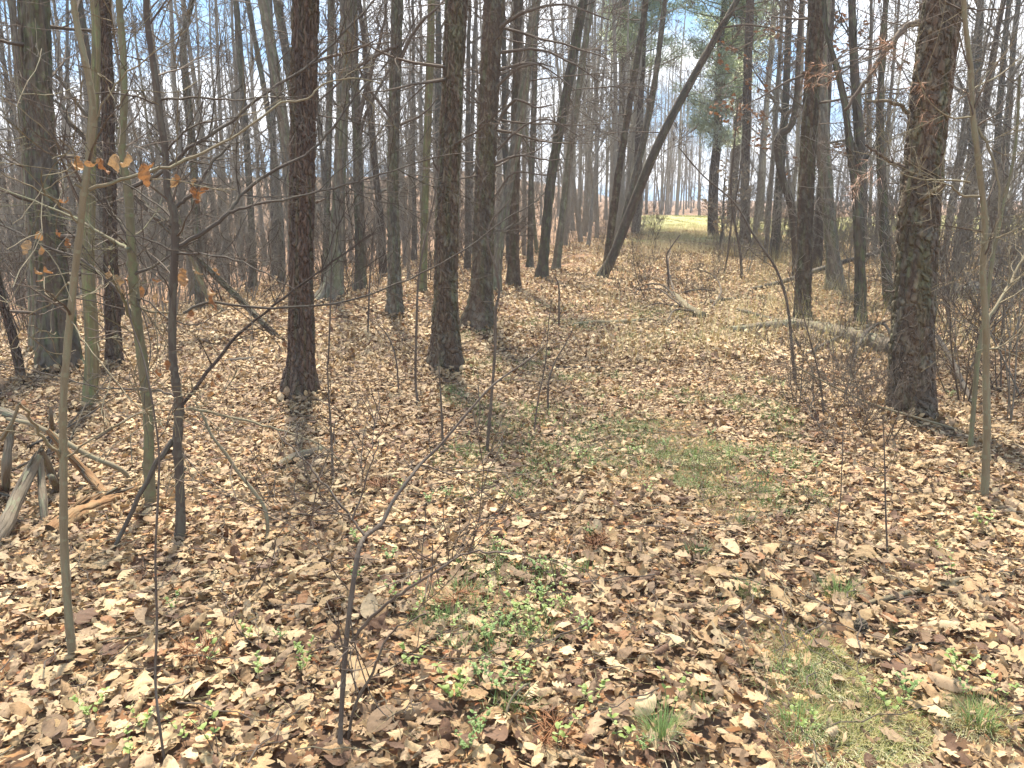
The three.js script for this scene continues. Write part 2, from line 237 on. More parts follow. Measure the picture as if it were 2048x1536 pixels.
// ---------------------------------------------------------------- dead leaves
// kinds: 'red' oak with pointed lobes, 'white' oak with round lobes, 'oval' beech and cherry, 'maple'
function leafGeo(kind, rows, half, rnd, curl = 1, torn = 0) {
  const p = [], uv = [], ix = [], cols = half * 2 + 1, W = { red: 0.36, white: 0.30, oval: 0.27, maple: 0.44 }[kind], lobes = { red: 3.2, white: 4.2, oval: 0, maple: 2.4 }[kind];
  const k0 = rnd.s(2.2) * curl, kl = rnd.s(1.5) * curl, fold = rnd.r(-0.2, 0.6) * curl, twist = rnd.s(1.1) * curl, ph = rnd() * 6, wav = rnd.r(0.012, 0.034) * curl, roll = rnd() < 0.14 ? rnd.r(0.8, 2.0) * curl * Math.sign(rnd.s()) : 0, asy = rnd() * 0.3;
  let y = 0, z = 0, an = 0;
  for (let i = 0; i <= rows; i++) {
    const t = i / rows; if (i) { an += kl * (0.4 + 1.2 * t) / rows; y += Math.cos(an) / rows; z += Math.sin(an) / rows; }
    const env = Math.pow(Math.sin(Math.PI * Math.pow(clamp(t, 0.002, 0.998), kind === 'white' ? 1.25 : 0.95)), 0.6);
    for (let c = 0; c < cols; c++) {
      const s = (c - half) / half, side = s < 0 ? asy : 0; let lob = lobes ? Math.abs(((t * lobes + side + 0.2) % 1) * 2 - 1) : 0, w = W * env, fwd = 0;
      if (kind === 'red' || kind === 'maple') { w *= 0.30 + 0.78 * Math.pow(1 - lob, 0.8); fwd = (1 - lob) * 0.16; } else if (kind === 'white') { w *= 0.45 + 0.6 * (1 - lob * lob); fwd = (1 - lob) * 0.1; } else w *= 1 + 0.05 * (i % 2);
      if (t < 0.04) w = 0.012; if (i === rows) w *= 0.1;
      const a = s * w, kk = k0 * 0.9 + roll * 3, b = Math.abs(a), ang = kk * a; let xx = Math.abs(kk) > 0.05 ? Math.sin(ang) / kk : a, zz = Math.abs(kk) > 0.05 ? (1 - Math.cos(ang)) / kk : 0;
      zz += b * fold + wav * Math.sin(t * 11 + ph + (s < 0 ? 2 : 0)) * s * s * 1.5 + wav * 0.7 * Math.sin(t * 23 + ph * 3 + s * 2); const tw = twist * (t - 0.4), x2 = xx * Math.cos(tw) - zz * Math.sin(tw), z2 = xx * Math.sin(tw) + zz * Math.cos(tw);
      p.push(x2, y + fwd * Math.abs(s) * Math.cos(an) - z2 * Math.sin(an), z + fwd * Math.abs(s) * Math.sin(an) + z2 * Math.cos(an)); uv.push(0.5 + s * 0.49, t);
    }
  }
  const r0 = torn ? Math.floor(rnd.r(0, 0.35) * rows) : 0, r1 = torn ? Math.ceil(rnd.r(0.6, 1) * rows) : rows, cut = torn ? rnd.s(1) : 0;
  for (let i = r0; i < r1; i++) for (let c = 0; c < cols - 1; c++) { if (torn && (cut > 0 ? c / (cols - 2) < cut * (0.5 + 0.5 * Math.sin(i * 1.7)) * 0.8 : 1 - c / (cols - 2) < -cut * (0.5 + 0.5 * Math.sin(i * 1.3)) * 0.8)) continue; const a = i * cols + c, b = a + cols; ix.push(a, a + 1, b, b, a + 1, b + 1); }
  const g = new THREE.BufferGeometry(); g.setAttribute('position', new THREE.Float32BufferAttribute(p, 3)); g.setAttribute('uv', new THREE.Float32BufferAttribute(uv, 2)); g.setIndex(ix); g.rotateX(Math.PI / 2); g.translate(0, 0, -0.5);
  g.computeBoundingBox(); g.translate(0, -(g.boundingBox.min.y * 0.65 + g.boundingBox.max.y * 0.35), 0); g.computeVertexNormals(); return g;   // lies in the xz plane, upper side up
}
const leafTex = tex(128, 256, (i, j) => {   // midrib, side veins, spots
  const s = Math.abs(i / 127 - 0.5) * 2, t = j / 255; let c = 0.80 + 0.30 * (fbm(i / 14, j / 14, 8, 4) - 0.5);
  const v = mod(t * 9 - s * 1.6, 1); c += 0.10 * smooth(0.09, 0.02, Math.min(v, 1 - v)) + 0.16 * smooth(0.05, 0.015, s);
  c -= 0.35 * smooth(0.62, 0.75, fbm(i / 20 + 40, j / 20, 77, 4)); const e = 0.12 * fbm(i / 9, j / 9, 15, 3); return [c, c * (1 - e * 0.5), c * (1 - e)];
});
const leafMat = (c) => new THREE.MeshPhysicalMaterial({ color: new THREE.Color().setRGB(...c), map: leafTex, side: THREE.DoubleSide, roughness: 0.72, transmission: 0.22, thickness: 0, specularIntensity: 0.5 });
const TONES = [[0.45, 0.315, 0.165], [0.58, 0.44, 0.25], [0.36, 0.235, 0.12], [0.30, 0.15, 0.065], [0.23, 0.155, 0.092], [0.54, 0.415, 0.255], [0.41, 0.295, 0.18], [0.145, 0.08, 0.046], [0.60, 0.47, 0.28]];
const TW = [6, 4.5, 4, 0.9, 3.6, 4.5, 5, 2.4, 1.6]; const twSum = TW.reduce((a, b) => a + b);
const toneAt = (rnd, x, z) => { const old = fbm(x * 0.9 + 30, z * 0.9, 44, 4); return rnd() < smooth(0.5, 0.66, old) * 0.6 ? rnd.pick([4, 7, 2, 6]) : tone(rnd); };
const tone = (rnd) => { let x = rnd() * twSum, i = 0; while ((x -= TW[i]) > 0) i++; return i; };
const LEAFM = TONES.map(leafMat); LEAFM.forEach((m) => { m.name = 'dry_leaf'; });
M.leaf = leafMat([1, 1, 1]);
const KINDS = ['red', 'oval', 'white', 'oval', 'white', 'oval', 'red', 'oval', 'white'];
const PATH = (d) => 0.9 + 0.115 * d;     // the trail's middle line
const clearing = (x, z) => { const d = -z; return 0; };
{
  const rnd = RNG(1201), fine = Array.from({ length: 20 }, (_, i) => leafGeo(KINDS[i % KINDS.length], 26, 3, rnd, rnd.r(0.25, 0.75), i % 4 === 3 ? 1 : 0)), coarse = Array.from({ length: 24 }, (_, i) => leafGeo(KINDS[i % KINDS.length], 13, 2, rnd, rnd.r(0.3, 1.1), i % 3 === 1 ? 1 : 0));
  const q = new THREE.Quaternion(), up = V3(0, 1, 0), m4 = new THREE.Matrix4(), col = new THREE.Color();
  const place = (x, z, size, lift, tilt) => { const n = landNormal(x, z); n.x += rnd.s(tilt); n.z += rnd.s(tilt); n.normalize(); q.setFromUnitVectors(up, n).multiply(new THREE.Quaternion().setFromAxisAngle(up, rnd() * 6.283)); return m4.compose(V3(x, land(x, z) + lift, z), q, V3(size * rnd.r(0.8, 1.1), size * rnd.r(0.7, 1.15), size)); };
  const inGrass = (x, z) => { for (const [gx, gz, r] of GRASSY) if (Math.hypot(x - gx, z - gz) < r) return true; return false; };
  // the three hundred nearest leaves, one by one
  const top = []; let tries = 0;
  while (top.length < 300 && tries++ < 20000) {
    const d = 1.75 + 1.75 * Math.sqrt(rnd()), x = rnd.s(0.70 * d + 0.1), size = rnd.r(0.06, 0.15); if (inGrass(x, -d) && rnd() < 0.93) continue;
    if (top.some(([a, b]) => Math.hypot(a - x, b - d) < 0.075)) continue; top.push([x, d]);
    const mesh = new THREE.Mesh(fine[top.length % fine.length], LEAFM[tone(rnd)]); place(x, -d, size, rnd.r(0.025, 0.045), 0.3).decompose(mesh.position, mesh.quaternion, mesh.scale); mesh.castShadow = mesh.receiveShadow = true; mesh.name = 'fallen_leaf'; forestFloor.add(mesh);
  }
  // the rest of the near litter
  const lists = coarse.map(() => []);
  for (let k = 0; k < 105000; k++) {
    const d = 0.4 + 11.2 * Math.pow(rnd(), 0.62), x = rnd.s(0.75 * d + 1.6); if (rnd() > clamp(1.5 - d * 0.06)) continue; if (inGrass(x, -d) && rnd() < 0.88) continue;
    lists[Math.floor(rnd() * coarse.length)].push(place(x, -d, rnd.r(0.03, 0.095) * (rnd() < 0.1 ? 1.35 : 1), rnd.r(0.0, 0.04), rnd() < 0.2 ? 0.8 : 0.3).clone());
  }
  lists.forEach((l, i) => { const im = new THREE.InstancedMesh(coarse[i], M.leaf, l.length); l.forEach((m, k) => { im.setMatrixAt(k, m); const c = TONES[toneAt(rnd, m.elements[12], m.elements[14])], f = rnd.r(0.78, 1.12); im.setColorAt(k, col.setRGB(c[0] * f, c[1] * f, c[2] * f)); }); im.castShadow = im.receiveShadow = true; im.name = 'leaf_litter'; im.userData.kind = 'stuff'; forestFloor.add(im); });
  // crumbled bits of older leaves between them
  const bits = Array.from({ length: 4 }, (_, i) => leafGeo(KINDS[i * 2], 4, 1, rnd, 1.3)), bl = bits.map(() => []);
  for (let k = 0; k < 60000; k++) { const d = 0.6 + 8.5 * Math.pow(rnd(), 0.6), x = rnd.s(0.75 * d + 1.2); bl[k % 4].push(place(x, -d, rnd.r(0.012, 0.042), rnd.r(0.0, 0.05), 0.6).clone()); }
  bl.forEach((l, i) => { const im = new THREE.InstancedMesh(bits[i], M.leaf, l.length); l.forEach((m, k) => { im.setMatrixAt(k, m); const c = TONES[tone(rnd)], f = rnd.r(0.55, 1.1); im.setColorAt(k, col.setRGB(c[0] * f, c[1] * f, c[2] * f)); }); im.castShadow = im.receiveShadow = true; im.name = 'leaf_crumbs'; im.userData.kind = 'stuff'; forestFloor.add(im); });
  // farther off: square metres of litter, each made of many leaves
  const low = Array.from({ length: 8 }, (_, i) => leafGeo(KINDS[i], 6, 1, rnd, rnd.r(0.6, 1.5)));
  const mats = TONES.map((c) => c);
  const patches = Array.from({ length: 5 }, () => {
    const mb = new MB(), cols = []; for (let k = 0; k < 270; k++) { const n = V3(rnd.s(0.5), 1, rnd.s(0.5)).normalize(), s = rnd.r(0.045, 0.11); q.setFromUnitVectors(up, n).multiply(new THREE.Quaternion().setFromAxisAngle(up, rnd() * 6.283)); const before = mb.p.length / 3; mb.add(low[Math.floor(rnd() * 8)], m4.compose(V3(rnd.s(0.62), rnd.r(0.005, 0.05), rnd.s(0.62)), q, V3(s, s, s))); const c = mats[tone(rnd)], f = rnd.r(0.75, 1.15); for (let i = before; i < mb.p.length / 3; i++) cols.push(c[0] * f, c[1] * f, c[2] * f); }
    const g = mb.geo(); g.setAttribute('color', new THREE.Float32BufferAttribute(cols, 3)); return g;
  });
  M.patch = leafMat([1, 1, 1]); M.patch.vertexColors = true; M.patch.map = null;
  const pl = patches.map(() => []);
  for (let d = 9; d < 34; d += 0.95) for (let x = -0.8 * d - 1; x < 0.8 * d + 1; x += 0.95) { const xx = x + rnd.s(0.3), z = -(d + rnd.s(0.3)); if (xx - crest(-z) < -9) continue; if (rnd() > 1.35 - d / 45) continue; q.setFromUnitVectors(up, landNormal(xx, z)).multiply(new THREE.Quaternion().setFromAxisAngle(up, rnd() * 6.283)); pl[Math.floor(rnd() * 5)].push(m4.compose(onLand(xx, z, 0.0), q, V3(1, rnd.r(0.8, 1.4), 1)).clone()); }
  patches.forEach((g, i) => { const im = new THREE.InstancedMesh(g, M.patch, pl[i].length); pl[i].forEach((m, k) => im.setMatrixAt(k, m)); im.castShadow = im.receiveShadow = true; im.name = 'leaf_litter'; im.userData.kind = 'stuff'; forestFloor.add(im); });
}

// ---------------------------------------------------------------- the trees one can tell apart
// base and pts are where the foot and the stem are seen (pixels of the photograph), w the stem's width there in pixels
function footAt(x, y, d) { if (!d) return ground(x, y); const p = at(x, y, d); p.y = land(p.x, p.z); return p; }
function branchLine(parent, name, line, w0, w1, mat, rnd, o = {}) {   // a branch drawn through points of space
  const n = (line.length - 1) * 4, pts = curve(line, n), s = o.wob ?? 0.006; for (let i = 1; i < pts.length; i++) { pts[i].x += rnd.s(s); pts[i].y += rnd.s(s); pts[i].z += rnd.s(s * 3); }
  const rad = taper(w0, w1, pts.length, 0.9), mb = new MB(parent.position); mb.tube(pts, rad, w0 > 0.02 ? 7 : w0 > 0.006 ? 5 : 4, 0.1, rnd); twigs(mb, pts, rad, rnd, o.per ?? 6, o.len ?? 0.3, o); return mb.build(name, mat, parent);
}
let heroSeed = 300;
function tree(t) {
  const rnd = RNG(heroSeed += 13), foot = footAt(t.base[0], t.base[1], t.d), d = -foot.z, o = thing(t.name, t.label, t.cat ?? 'tree', foot, t.group), k = PXM(foot);
  const pts = [foot.clone().add(V3(0, -0.12, 0)), foot.clone().add(V3(0, 0.02, 0))], rad = [t.w[0] / 2 * k, t.w[0] / 2 * k], lean = t.lean ?? 0;
  t.pts.forEach(([x, y], i) => { const p = at(x, y, d + lean * (i + 1) + (i ? rnd.s(0.05) : 0)); if (p.y > foot.y + 0.1) { pts.push(p); rad.push((t.w[i + 1] ?? t.w[t.w.length - 1]) / 2 * PXM(p)); } });
  if (!/broad furrowed dark|straight pine|thick dark pine trunk with|tall pine trunk|thickest pine trunk|slim brown pine trunk/.test(t.label)) for (let i = 1; i < rad.length; i++) rad[i] *= 0.9;
  const H = t.H ?? 17, a = pts[pts.length - 2], b = pts[pts.length - 1], dir = b.clone().sub(a).normalize(), vis = b.y - foot.y, rl = rad[rad.length - 1]; dir.y = Math.max(dir.y, 0.7); if (t.straight) dir.copy(b).sub(pts[1]).normalize(); dir.normalize();
  const left = Math.max(1, H - vis), n = 4, top = b.clone(); for (let i = 1; i <= n; i++) { top.addScaledVector(dir, left / n); top.x += rnd.s(0.12); top.z += rnd.s(0.12); pts.push(top.clone()); rad.push(Math.max(0.012, rl * (1 - 0.9 * i / n))); }
  // the stem's radii follow its length
  const c = new THREE.CatmullRomCurve3(pts, false, 'centripetal'), L = c.getLength(), at0 = [0]; for (let i = 1; i < pts.length; i++) at0.push(at0[i - 1] + pts[i].distanceTo(pts[i - 1])); const tot = at0[at0.length - 1], R = Array.from({ length: 40 }, (_, i) => { const s = i / 39 * tot; let j = 0; while (j < pts.length - 2 && at0[j + 1] < s) j++; return lerp(rad[j], rad[j + 1], clamp((s - at0[j]) / (at0[j + 1] - at0[j]))); });
  const mat = BK[t.bark], near = d < 15; trunk(pts, R, mat, o, { seg: t.seg ?? (d < 9.5 ? 72 : near ? 40 : 16), step: t.step ?? (d < 9.5 ? 0.012 : near ? 0.03 : 0.15), tall: vis + 0.4, amp: t.amp ?? (t.bark === 'smooth' || t.bark === 'dark' ? 0.003 : 0.024 * Math.min(1.2, 0.5 + R[0] * 3)), flare: t.flare ?? 0.45, seed: heroSeed, knots: t.knots });
  const onStem = (s) => { const q = c.getPointAt(clamp(s / L)), i = clamp(s / L) * 39; return [q, lerp(R[Math.floor(i)], R[Math.min(39, Math.ceil(i))], i % 1)]; };
  for (const br of t.br ?? []) { const line = br.p.map(([x, y], i) => at(x, y, d + (br.z ?? -0.1) * (0.5 + i * 0.8) + (br.dz ?? 0))); branchLine(o, 'branch', line, br.w / 2 * PXM(line[0]), (br.w1 ?? br.w * 0.25) / 2 * PXM(line[0]), BK[br.bark ?? t.twigBark ?? 'twig'], rnd, { per: br.per ?? 5, len: br.len ?? 0.35, ...(br.o ?? {}) }); }
  const dead = Math.round((t.dead ?? 0) * 1.5); for (let i = 0; i < dead; i++) { const [q, r] = onStem(lerp(t.from ?? 1.8, Math.min(L * 0.8, vis * 1.25 + 1), Math.pow((i + rnd()) / dead, 0.8))), az = rnd() * 6.283, mb = new MB(foot), up = t.bup ?? rnd.r(-0.15, 0.3), dr = V3(Math.cos(az), up, Math.sin(az)); limb(mb, q.clone().addScaledVector(V3(Math.cos(az), 0, Math.sin(az)), r * 0.7), dr, rnd.r(0.6, 1.15) * (t.blen ?? 1.6), Math.min(0.028, r * 0.16) * rnd.r(0.6, 1.1), rnd, { steps: 7, wander: 0.16, up: t.upt ?? 0.035, thin: d < 10 ? 0.0025 : d < 15 ? 0.0036 : 0.0055, kids: t.kids ?? 6, ratio: 0.45 }, t.depth ?? 2); mb.build('branch', BK[t.twigBark ?? 'twig'], o); }
  const hi = t.high ?? 7; for (let i = 0; i < hi; i++) { const [q, r] = onStem(lerp(Math.max(vis * 1.2, L * 0.5), L * 0.98, (i + rnd()) / hi)), az = rnd() * 6.283, mb = new MB(foot); limb(mb, q, V3(Math.cos(az), 0.75, Math.sin(az)), rnd.r(1.6, 3.2), Math.max(0.015, r * 0.4), rnd, { steps: 6, wander: 0.14, up: 0.06, thin: 0.005, kids: 5, ratio: 0.5 }, 1); mb.build('branch', BK[t.twigBark ?? 'twig'], o); }
  o.userData.foot = rad[0]; t.extra?.(o, { d, foot, rnd, onStem, k }); return o;
}
const needleMat = new THREE.MeshPhysicalMaterial({ color: new THREE.Color().setRGB(0.20, 0.078, 0.02), roughness: 0.8, side: THREE.DoubleSide, transmission: 0.2, thickness: 0 }); needleMat.name = 'dead_needles';
function needleSpray(mb, p, dir, len, rnd, n = 60, w = 0.0022) {   // dead pine needles hanging round a twig end
  for (let k = 0; k < n; k++) { const s = p.clone().addScaledVector(dir, rnd() * len), d = dir.clone().multiplyScalar(0.7).add(V3(rnd.s(0.8), rnd.s(0.7) - 0.15, rnd.s(0.8))).normalize(), e = s.clone().addScaledVector(d, rnd.r(0.05, 0.1)), sd = V3(rnd.s(), rnd.s(), rnd.s()).cross(d).normalize().multiplyScalar(w), i = mb.p.length / 3; for (const [q, f] of [[s, 1], [s, -1], [e, 0.3]]) mb.vert(q.x + sd.x * f, q.y + sd.y * f, q.z + sd.z * f, 0, 1, 0, 0, 0); mb.ix.push(i, i + 1, i + 2); }
}
tree({ name: 'oak_tree', label: 'broad furrowed dark oak trunk with mossy flared foot at the far left', base: [118, 742], pts: [[108, 600], [92, 440], [78, 250], [66, 0]], w: [70, 58, 56, 56, 57], bark: 'furrow', amp: 0.03, H: 20, flare: 0.4, dead: 12, from: 0.4, blen: 0.9, kids: 6, extra: (o, { foot, onStem, rnd }) => { for (let v = 0; v < 7; v++) { const mb = new MB(foot), pts = [], a0 = rnd() * 6.28, w = rnd.s(1.6); for (let i = 0; i <= 26; i++) { const s = 0.1 + i * 0.16, [q, r] = onStem(s), a = a0 + w * i / 26 + rnd.s(0.05), rr = r * 1.06 + 0.012 + 0.03 * rnd(); pts.push(V3(q.x + Math.cos(a) * rr, q.y, q.z + Math.sin(a) * rr)); } const rad = taper(0.007, 0.003, pts.length); mb.tube(pts, rad, 4); twigs(mb, pts, rad, rnd, 7, 0.16, { wander: 0.4, depth: 1 }); mb.build('vine', BK.twig, o); } } });
tree({ name: 'pine_tree', label: 'straight pine trunk with reddish brown bark standing alone left of centre', base: [600, 799], pts: [[602, 700], [602, 560], [606, 320], [611, 0]], w: [54, 49, 46, 47, 50], bark: 'red', H: 19, flare: 1.0, br: [{ p: [[632, 405], [650, 398]], w: 7, per: 0 }], dead: 5, from: 2.4, blen: 0.8 });
tree({ name: 'pine_tree', label: 'thick dark pine trunk with curled pale bark strips left of the trail', base: [889, 744], pts: [[890, 640], [894, 450], [902, 250], [913, 0]], w: [56, 47, 45, 43, 46], bark: 'brown', H: 19, flare: 0.8, br: [{ p: [[868, 400], [860, 430], [875, 310]], w: 3, per: 0 }, { p: [[878, 345], [868, 325], [862, 308]], w: 5, per: 0 }], dead: 6, from: 2, blen: 1.2, extra: (o, { d, rnd, foot }) => { for (const [l, w] of [[[[872, 668], [877, 673], [876, 682], [868, 686]], 3], [[[870, 692], [873, 700]], 2.5]]) { const mb = new MB(foot), pts = curve(l.map(([x, y]) => at(x, y, d - 0.19)), 8); mb.tube(pts, taper(0.006, 0.003, 9), 4); mb.build('bark_strip', BK.pale, o); } } });
tree({ name: 'pine_tree', label: 'tall pine trunk with flared foot on the left edge of the trail', base: [959, 656], pts: [[962, 600], [968, 430], [976, 220], [987, 0]], w: [52, 43, 40, 38, 39], bark: 'brown', H: 20, flare: 0.9, dead: 15, from: 2.0, blen: 2.1, br: [{ p: [[985, 260], [1030, 200], [1070, 215], [1110, 208]], w: 8 }, { p: [[960, 350], [900, 360], [840, 352], [790, 345]], w: 4 }, { p: [[1000, 140], [1060, 125], [1110, 135]], w: 7 }, { p: [[995, 300], [1050, 250], [1100, 240], [1160, 275]], w: 6, len: 0.5 }, { p: [[985, 330], [1040, 310], [1090, 320], [1140, 318]], w: 6, len: 0.5 }, { p: [[990, 225], [940, 190], [900, 140], [850, 120]], w: 5, len: 0.5 }, { p: [[985, 400], [1030, 345], [1090, 350], [1130, 335]], w: 5, len: 0.4 }, { p: [[1000, 105], [1080, 100], [1150, 130], [1200, 165]], w: 7, len: 0.5 }, { p: [[985, 180], [1040, 135], [1080, 130], [1150, 180]], w: 7, len: 0.5 }, { p: [[990, 60], [1060, 20], [1130, 10], [1220, 40]], w: 9, len: 0.6 }] });
tree({
  name: 'pine_tree', label: 'thickest pine trunk with scaly bark, knot hole and broken limbs, in front at right', base: [1820, 836], pts: [[1822, 700], [1835, 470], [1856, 250], [1887, 0]], w: [84, 81, 80, 76, 74], bark: 'brown', amp: 0.021, H: 20, flare: 0.32, twigBark: 'twig', dead: 2, from: 3,
  knots: [[1.62, 2.0, 0.055]],
  br: [{ p: [[1838, 45], [1812, 54], [1785, 85], [1759, 116], [1741, 150], [1730, 166], [1705, 199], [1692, 220]], w: 13, w1: 6, z: -0.02, dz: -0.1, len: 0.5, bark: 'twig' }, { p: [[1815, 226], [1800, 210], [1770, 203], [1732, 203]], w: 9, w1: 5, z: -0.03, len: 0.25, bark: 'dead' }, { p: [[1808, 334], [1785, 325], [1765, 312], [1745, 298], [1730, 288]], w: 9, w1: 4, z: -0.05, bark: 'twig' }, { p: [[1842, 400], [1862, 386], [1888, 368]], w: 11, w1: 8, z: -0.25, per: 0, bark: 'dead' }, { p: [[1790, 583], [1778, 582], [1766, 581]], w: 5, w1: 3, z: 0, per: 0 }, { p: [[1868, 30], [1900, 12], [1960, 20], [2048, 10]], w: 7 }, { p: [[1800, 60], [1760, 95], [1700, 100], [1640, 150]], w: 5, z: -0.12, len: 0.6 }],
  extra: (o, { d, foot, rnd }) => { for (const [x, y, a, b] of [[1780, 130, 0.8, 0.5], [1825, 100, 0.9, 0.3], [1862, 170, 0.6, 0.8], [1870, 230, 0.5, 0.7], [1742, 335, 0.5, 0.8], [1715, 365, 0.2, 0.9], [1640, 150, 0.8, 0.3], [1655, 140, 0.8, 0.4], [1800, 80, 0.8, 0.2]]) { const mb = new MB(foot), p = at(x, y, d - rnd.r(0.35, 0.6)), dr = V3(-a, -b * 0.7, rnd.s(0.3)).normalize(), back = p.clone().add(V3(0.18, 0.12, 0.25)); for (let k = 0; k < 5; k++) needleSpray(mb, p.clone().add(V3(rnd.s(0.09), rnd.s(0.07), rnd.s(0.09))), dr.clone().add(V3(rnd.s(0.7), rnd.s(0.5), rnd.s(0.7))).normalize(), rnd.r(0.05, 0.12), rnd, 18, 0.0012); mb.build('dead_needles', needleMat, o); const tb = new MB(foot); tb.tube(curve([back, p.clone().lerp(back, 0.5).add(V3(0, 0.03, 0)), p.clone().addScaledVector(dr, 0.1)], 5), taper(0.004, 0.002, 6), 4); tb.build('branch', BK.twig, o); } },
});
tree({ name: 'pine_tree', label: 'slim brown pine trunk rising behind the lichen covered log at right', base: [1604, 648], pts: [[1606, 560], [1612, 400], [1622, 200], [1633, 0]], w: [37, 32, 31, 30, 32], bark: 'brown', H: 19, flare: 0.2, dead: 9, from: 1.6, blen: 1.6, br: [{ p: [[1610, 150], [1570, 165], [1530, 190], [1490, 210]], w: 6 }, { p: [[1605, 145], [1640, 150], [1690, 165], [1720, 195]], w: 6 }] });
tree({ name: 'oak_tree', label: 'curving grey trunk close behind the slim brown pine at right', base: [1670, 583], pts: [[1664, 500], [1655, 400], [1644, 250], [1640, 120], [1650, 0]], w: [38, 30, 30, 32, 30, 28], bark: 'oak', H: 18, dead: 6, from: 2.5, blen: 1.8, bup: 0.5 });
tree({ name: 'forked_tree', label: 'dark slender tree forking into two stems, left of the thickest pine', base: [1720, 655], pts: [[1720, 560], [1717, 440], [1712, 380], [1700, 290], [1688, 200], [1672, 130], [1652, 60], [1648, 0]], w: [26, 24, 23, 20, 17, 15, 13, 11, 10], bark: 'furrow', H: 13, flare: 0.25, dead: 5, from: 2, blen: 1.4, high: 4, extra: (o, { d, foot, rnd }) => { const pts = curve([[1716, 400], [1722, 330], [1716, 240], [1708, 120], [1704, 0], [1708, -200], [1700, -500], [1705, -800]].map(([x, y]) => at(x, y, d + 0.1)), 40), mb = new MB(foot); mb.tube(pts, taper(0.085, 0.02, 41), 10, 0.08, rnd); twigs(mb, pts, taper(0.05, 0.02, 41), rnd, 3, 0.8, { r: 0.012, depth: 1 }); mb.build('stem', BK.furrow, o); } });
tree({ name: 'crooked_tree', label: 'crooked dark stem with a sharp elbow between the leaning tree and the slim brown pine', base: [1592, 572], d: 17, pts: [[1590, 480], [1582, 410], [1566, 360], [1556, 300], [1558, 270], [1580, 255], [1592, 200], [1596, 130], [1604, 0]], w: [20, 18, 18, 18, 17, 18, 15, 12, 11, 10], bark: 'dark', H: 12, flare: 0.2, dead: 6, from: 2, blen: 1.3, high: 3 });
tree({ name: 'leaning_tree', label: 'dark bare tree leaning far to the right over the trail', base: [1204, 556], pts: [[1222, 520], [1262, 420], [1325, 270], [1400, 130], [1474, 0]], w: [27, 22, 21, 19, 16, 13], bark: 'dark', H: 11, straight: true, flare: 0.12, dead: 8, from: 2.5, blen: 2.2, high: 2, br: [{ p: [[1400, 130], [1440, 50], [1470, 20], [1540, 0]], w: 6 }, { p: [[1445, 55], [1500, 50], [1580, 70], [1630, 110]], w: 5 }] });
tree({ name: 'slender_tree', label: 'slender trunk leaning right directly behind the foot of the leaning tree', base: [1214, 528], d: 19, pts: [[1222, 460], [1240, 330], [1262, 190], [1284, 60], [1292, 0]], w: [19, 17, 16, 15, 14, 14], bark: 'brown', H: 14, flare: 0.2, dead: 5, from: 3 });
tree({ name: 'slender_tree', label: 'slender grey trunk between the leaning tree and its slender neighbour', base: [1230, 510], d: 22, pts: [[1248, 440], [1285, 290], [1310, 160], [1330, 0]], w: [17, 15, 14, 13, 12], bark: 'grey', H: 14, flare: 0.2, dead: 6, from: 3 });
tree({ name: 'oak_tree', label: 'grey trunk with moss at its foot between the red and the thick dark pines', base: [790, 634], pts: [[788, 520], [786, 380], [789, 200], [795, 0]], w: [35, 29, 26, 25, 25], bark: 'grey', H: 19, br: [{ p: [[795, 130], [830, 60], [870, 20], [900, -10]], w: 9, len: 0.5 }, { p: [[786, 240], [740, 180], [700, 100], [660, 70]], w: 7, len: 0.5 }, { p: [[800, 250], [850, 225], [880, 190]], w: 6, len: 0.5 }, { p: [[796, 90], [720, 130], [650, 190], [600, 240]], w: 8, len: 0.5, z: -0.2 }], dead: 8, from: 2.5, blen: 2 });
tree({ name: 'oak_tree', label: 'grey trunk rising straight, first of the pair right of the tall flared pine', base: [1026, 580], d: 15.5, pts: [[1027, 500], [1030, 340], [1033, 160], [1036, 0]], w: [28, 24, 23, 22, 21], bark: 'brown', H: 18, dead: 16, from: 1.8, blen: 2.8, kids: 6 });
tree({ name: 'oak_tree', label: 'trunk leaning right and crossing the pair beside the tall flared pine', base: [990, 590], d: 14.5, pts: [[994, 513], [1010, 410], [1038, 250], [1056, 120], [1073, 0]], w: [28, 24, 22, 22, 22, 21], bark: 'oak', H: 17, dead: 8, from: 2.5, blen: 2.4 });
tree({ name: 'oak_tree', label: 'brown trunk leaning right at the crest, left of the thin pair beside the leaning tree', base: [1084, 560], d: 16.5, pts: [[1090, 480], [1105, 340], [1123, 240], [1145, 120], [1168, 0]], w: [27, 23, 22, 21, 20, 20], bark: 'furrow', H: 17, dead: 9, from: 2.5, blen: 2.2 });
tree({ name: 'oak_tree', label: 'thin brown trunk leaning right just behind the crest, nearest left of the leaning tree', base: [1112, 535], d: 18, pts: [[1127, 410], [1144, 274], [1170, 90], [1184, 0]], w: [20, 16, 16, 15, 14], bark: 'oak', H: 17, dead: 8, from: 3, blen: 2 });
tree({ name: 'slender_tree', label: 'greenish thin trunk close left behind the thick dark pine', base: [845, 604], d: 14.5, pts: [[848, 480], [853, 330], [858, 170], [863, 0]], w: [20, 17, 17, 17, 16], bark: 'smooth', H: 16, dead: 8, from: 2, blen: 1.8 });
tree({ name: 'oak_tree', label: 'broad grey trunk with hollow mossy foot behind the red pine', base: [662, 640], d: 13.5, pts: [[668, 560], [678, 380], [688, 150], [693, 0]], w: [52, 36, 28, 26, 25], bark: 'oak', H: 18, flare: 0.7, dead: 7, from: 3, blen: 2 });
tree({ name: 'slender_tree', label: 'thin straight grey trunk touching the right edge of the red pine', base: [652, 610], d: 18, pts: [[654, 450], [658, 250], [662, 0]], w: [19, 15, 15, 14], bark: 'grey', H: 18, dead: 6, from: 3 });
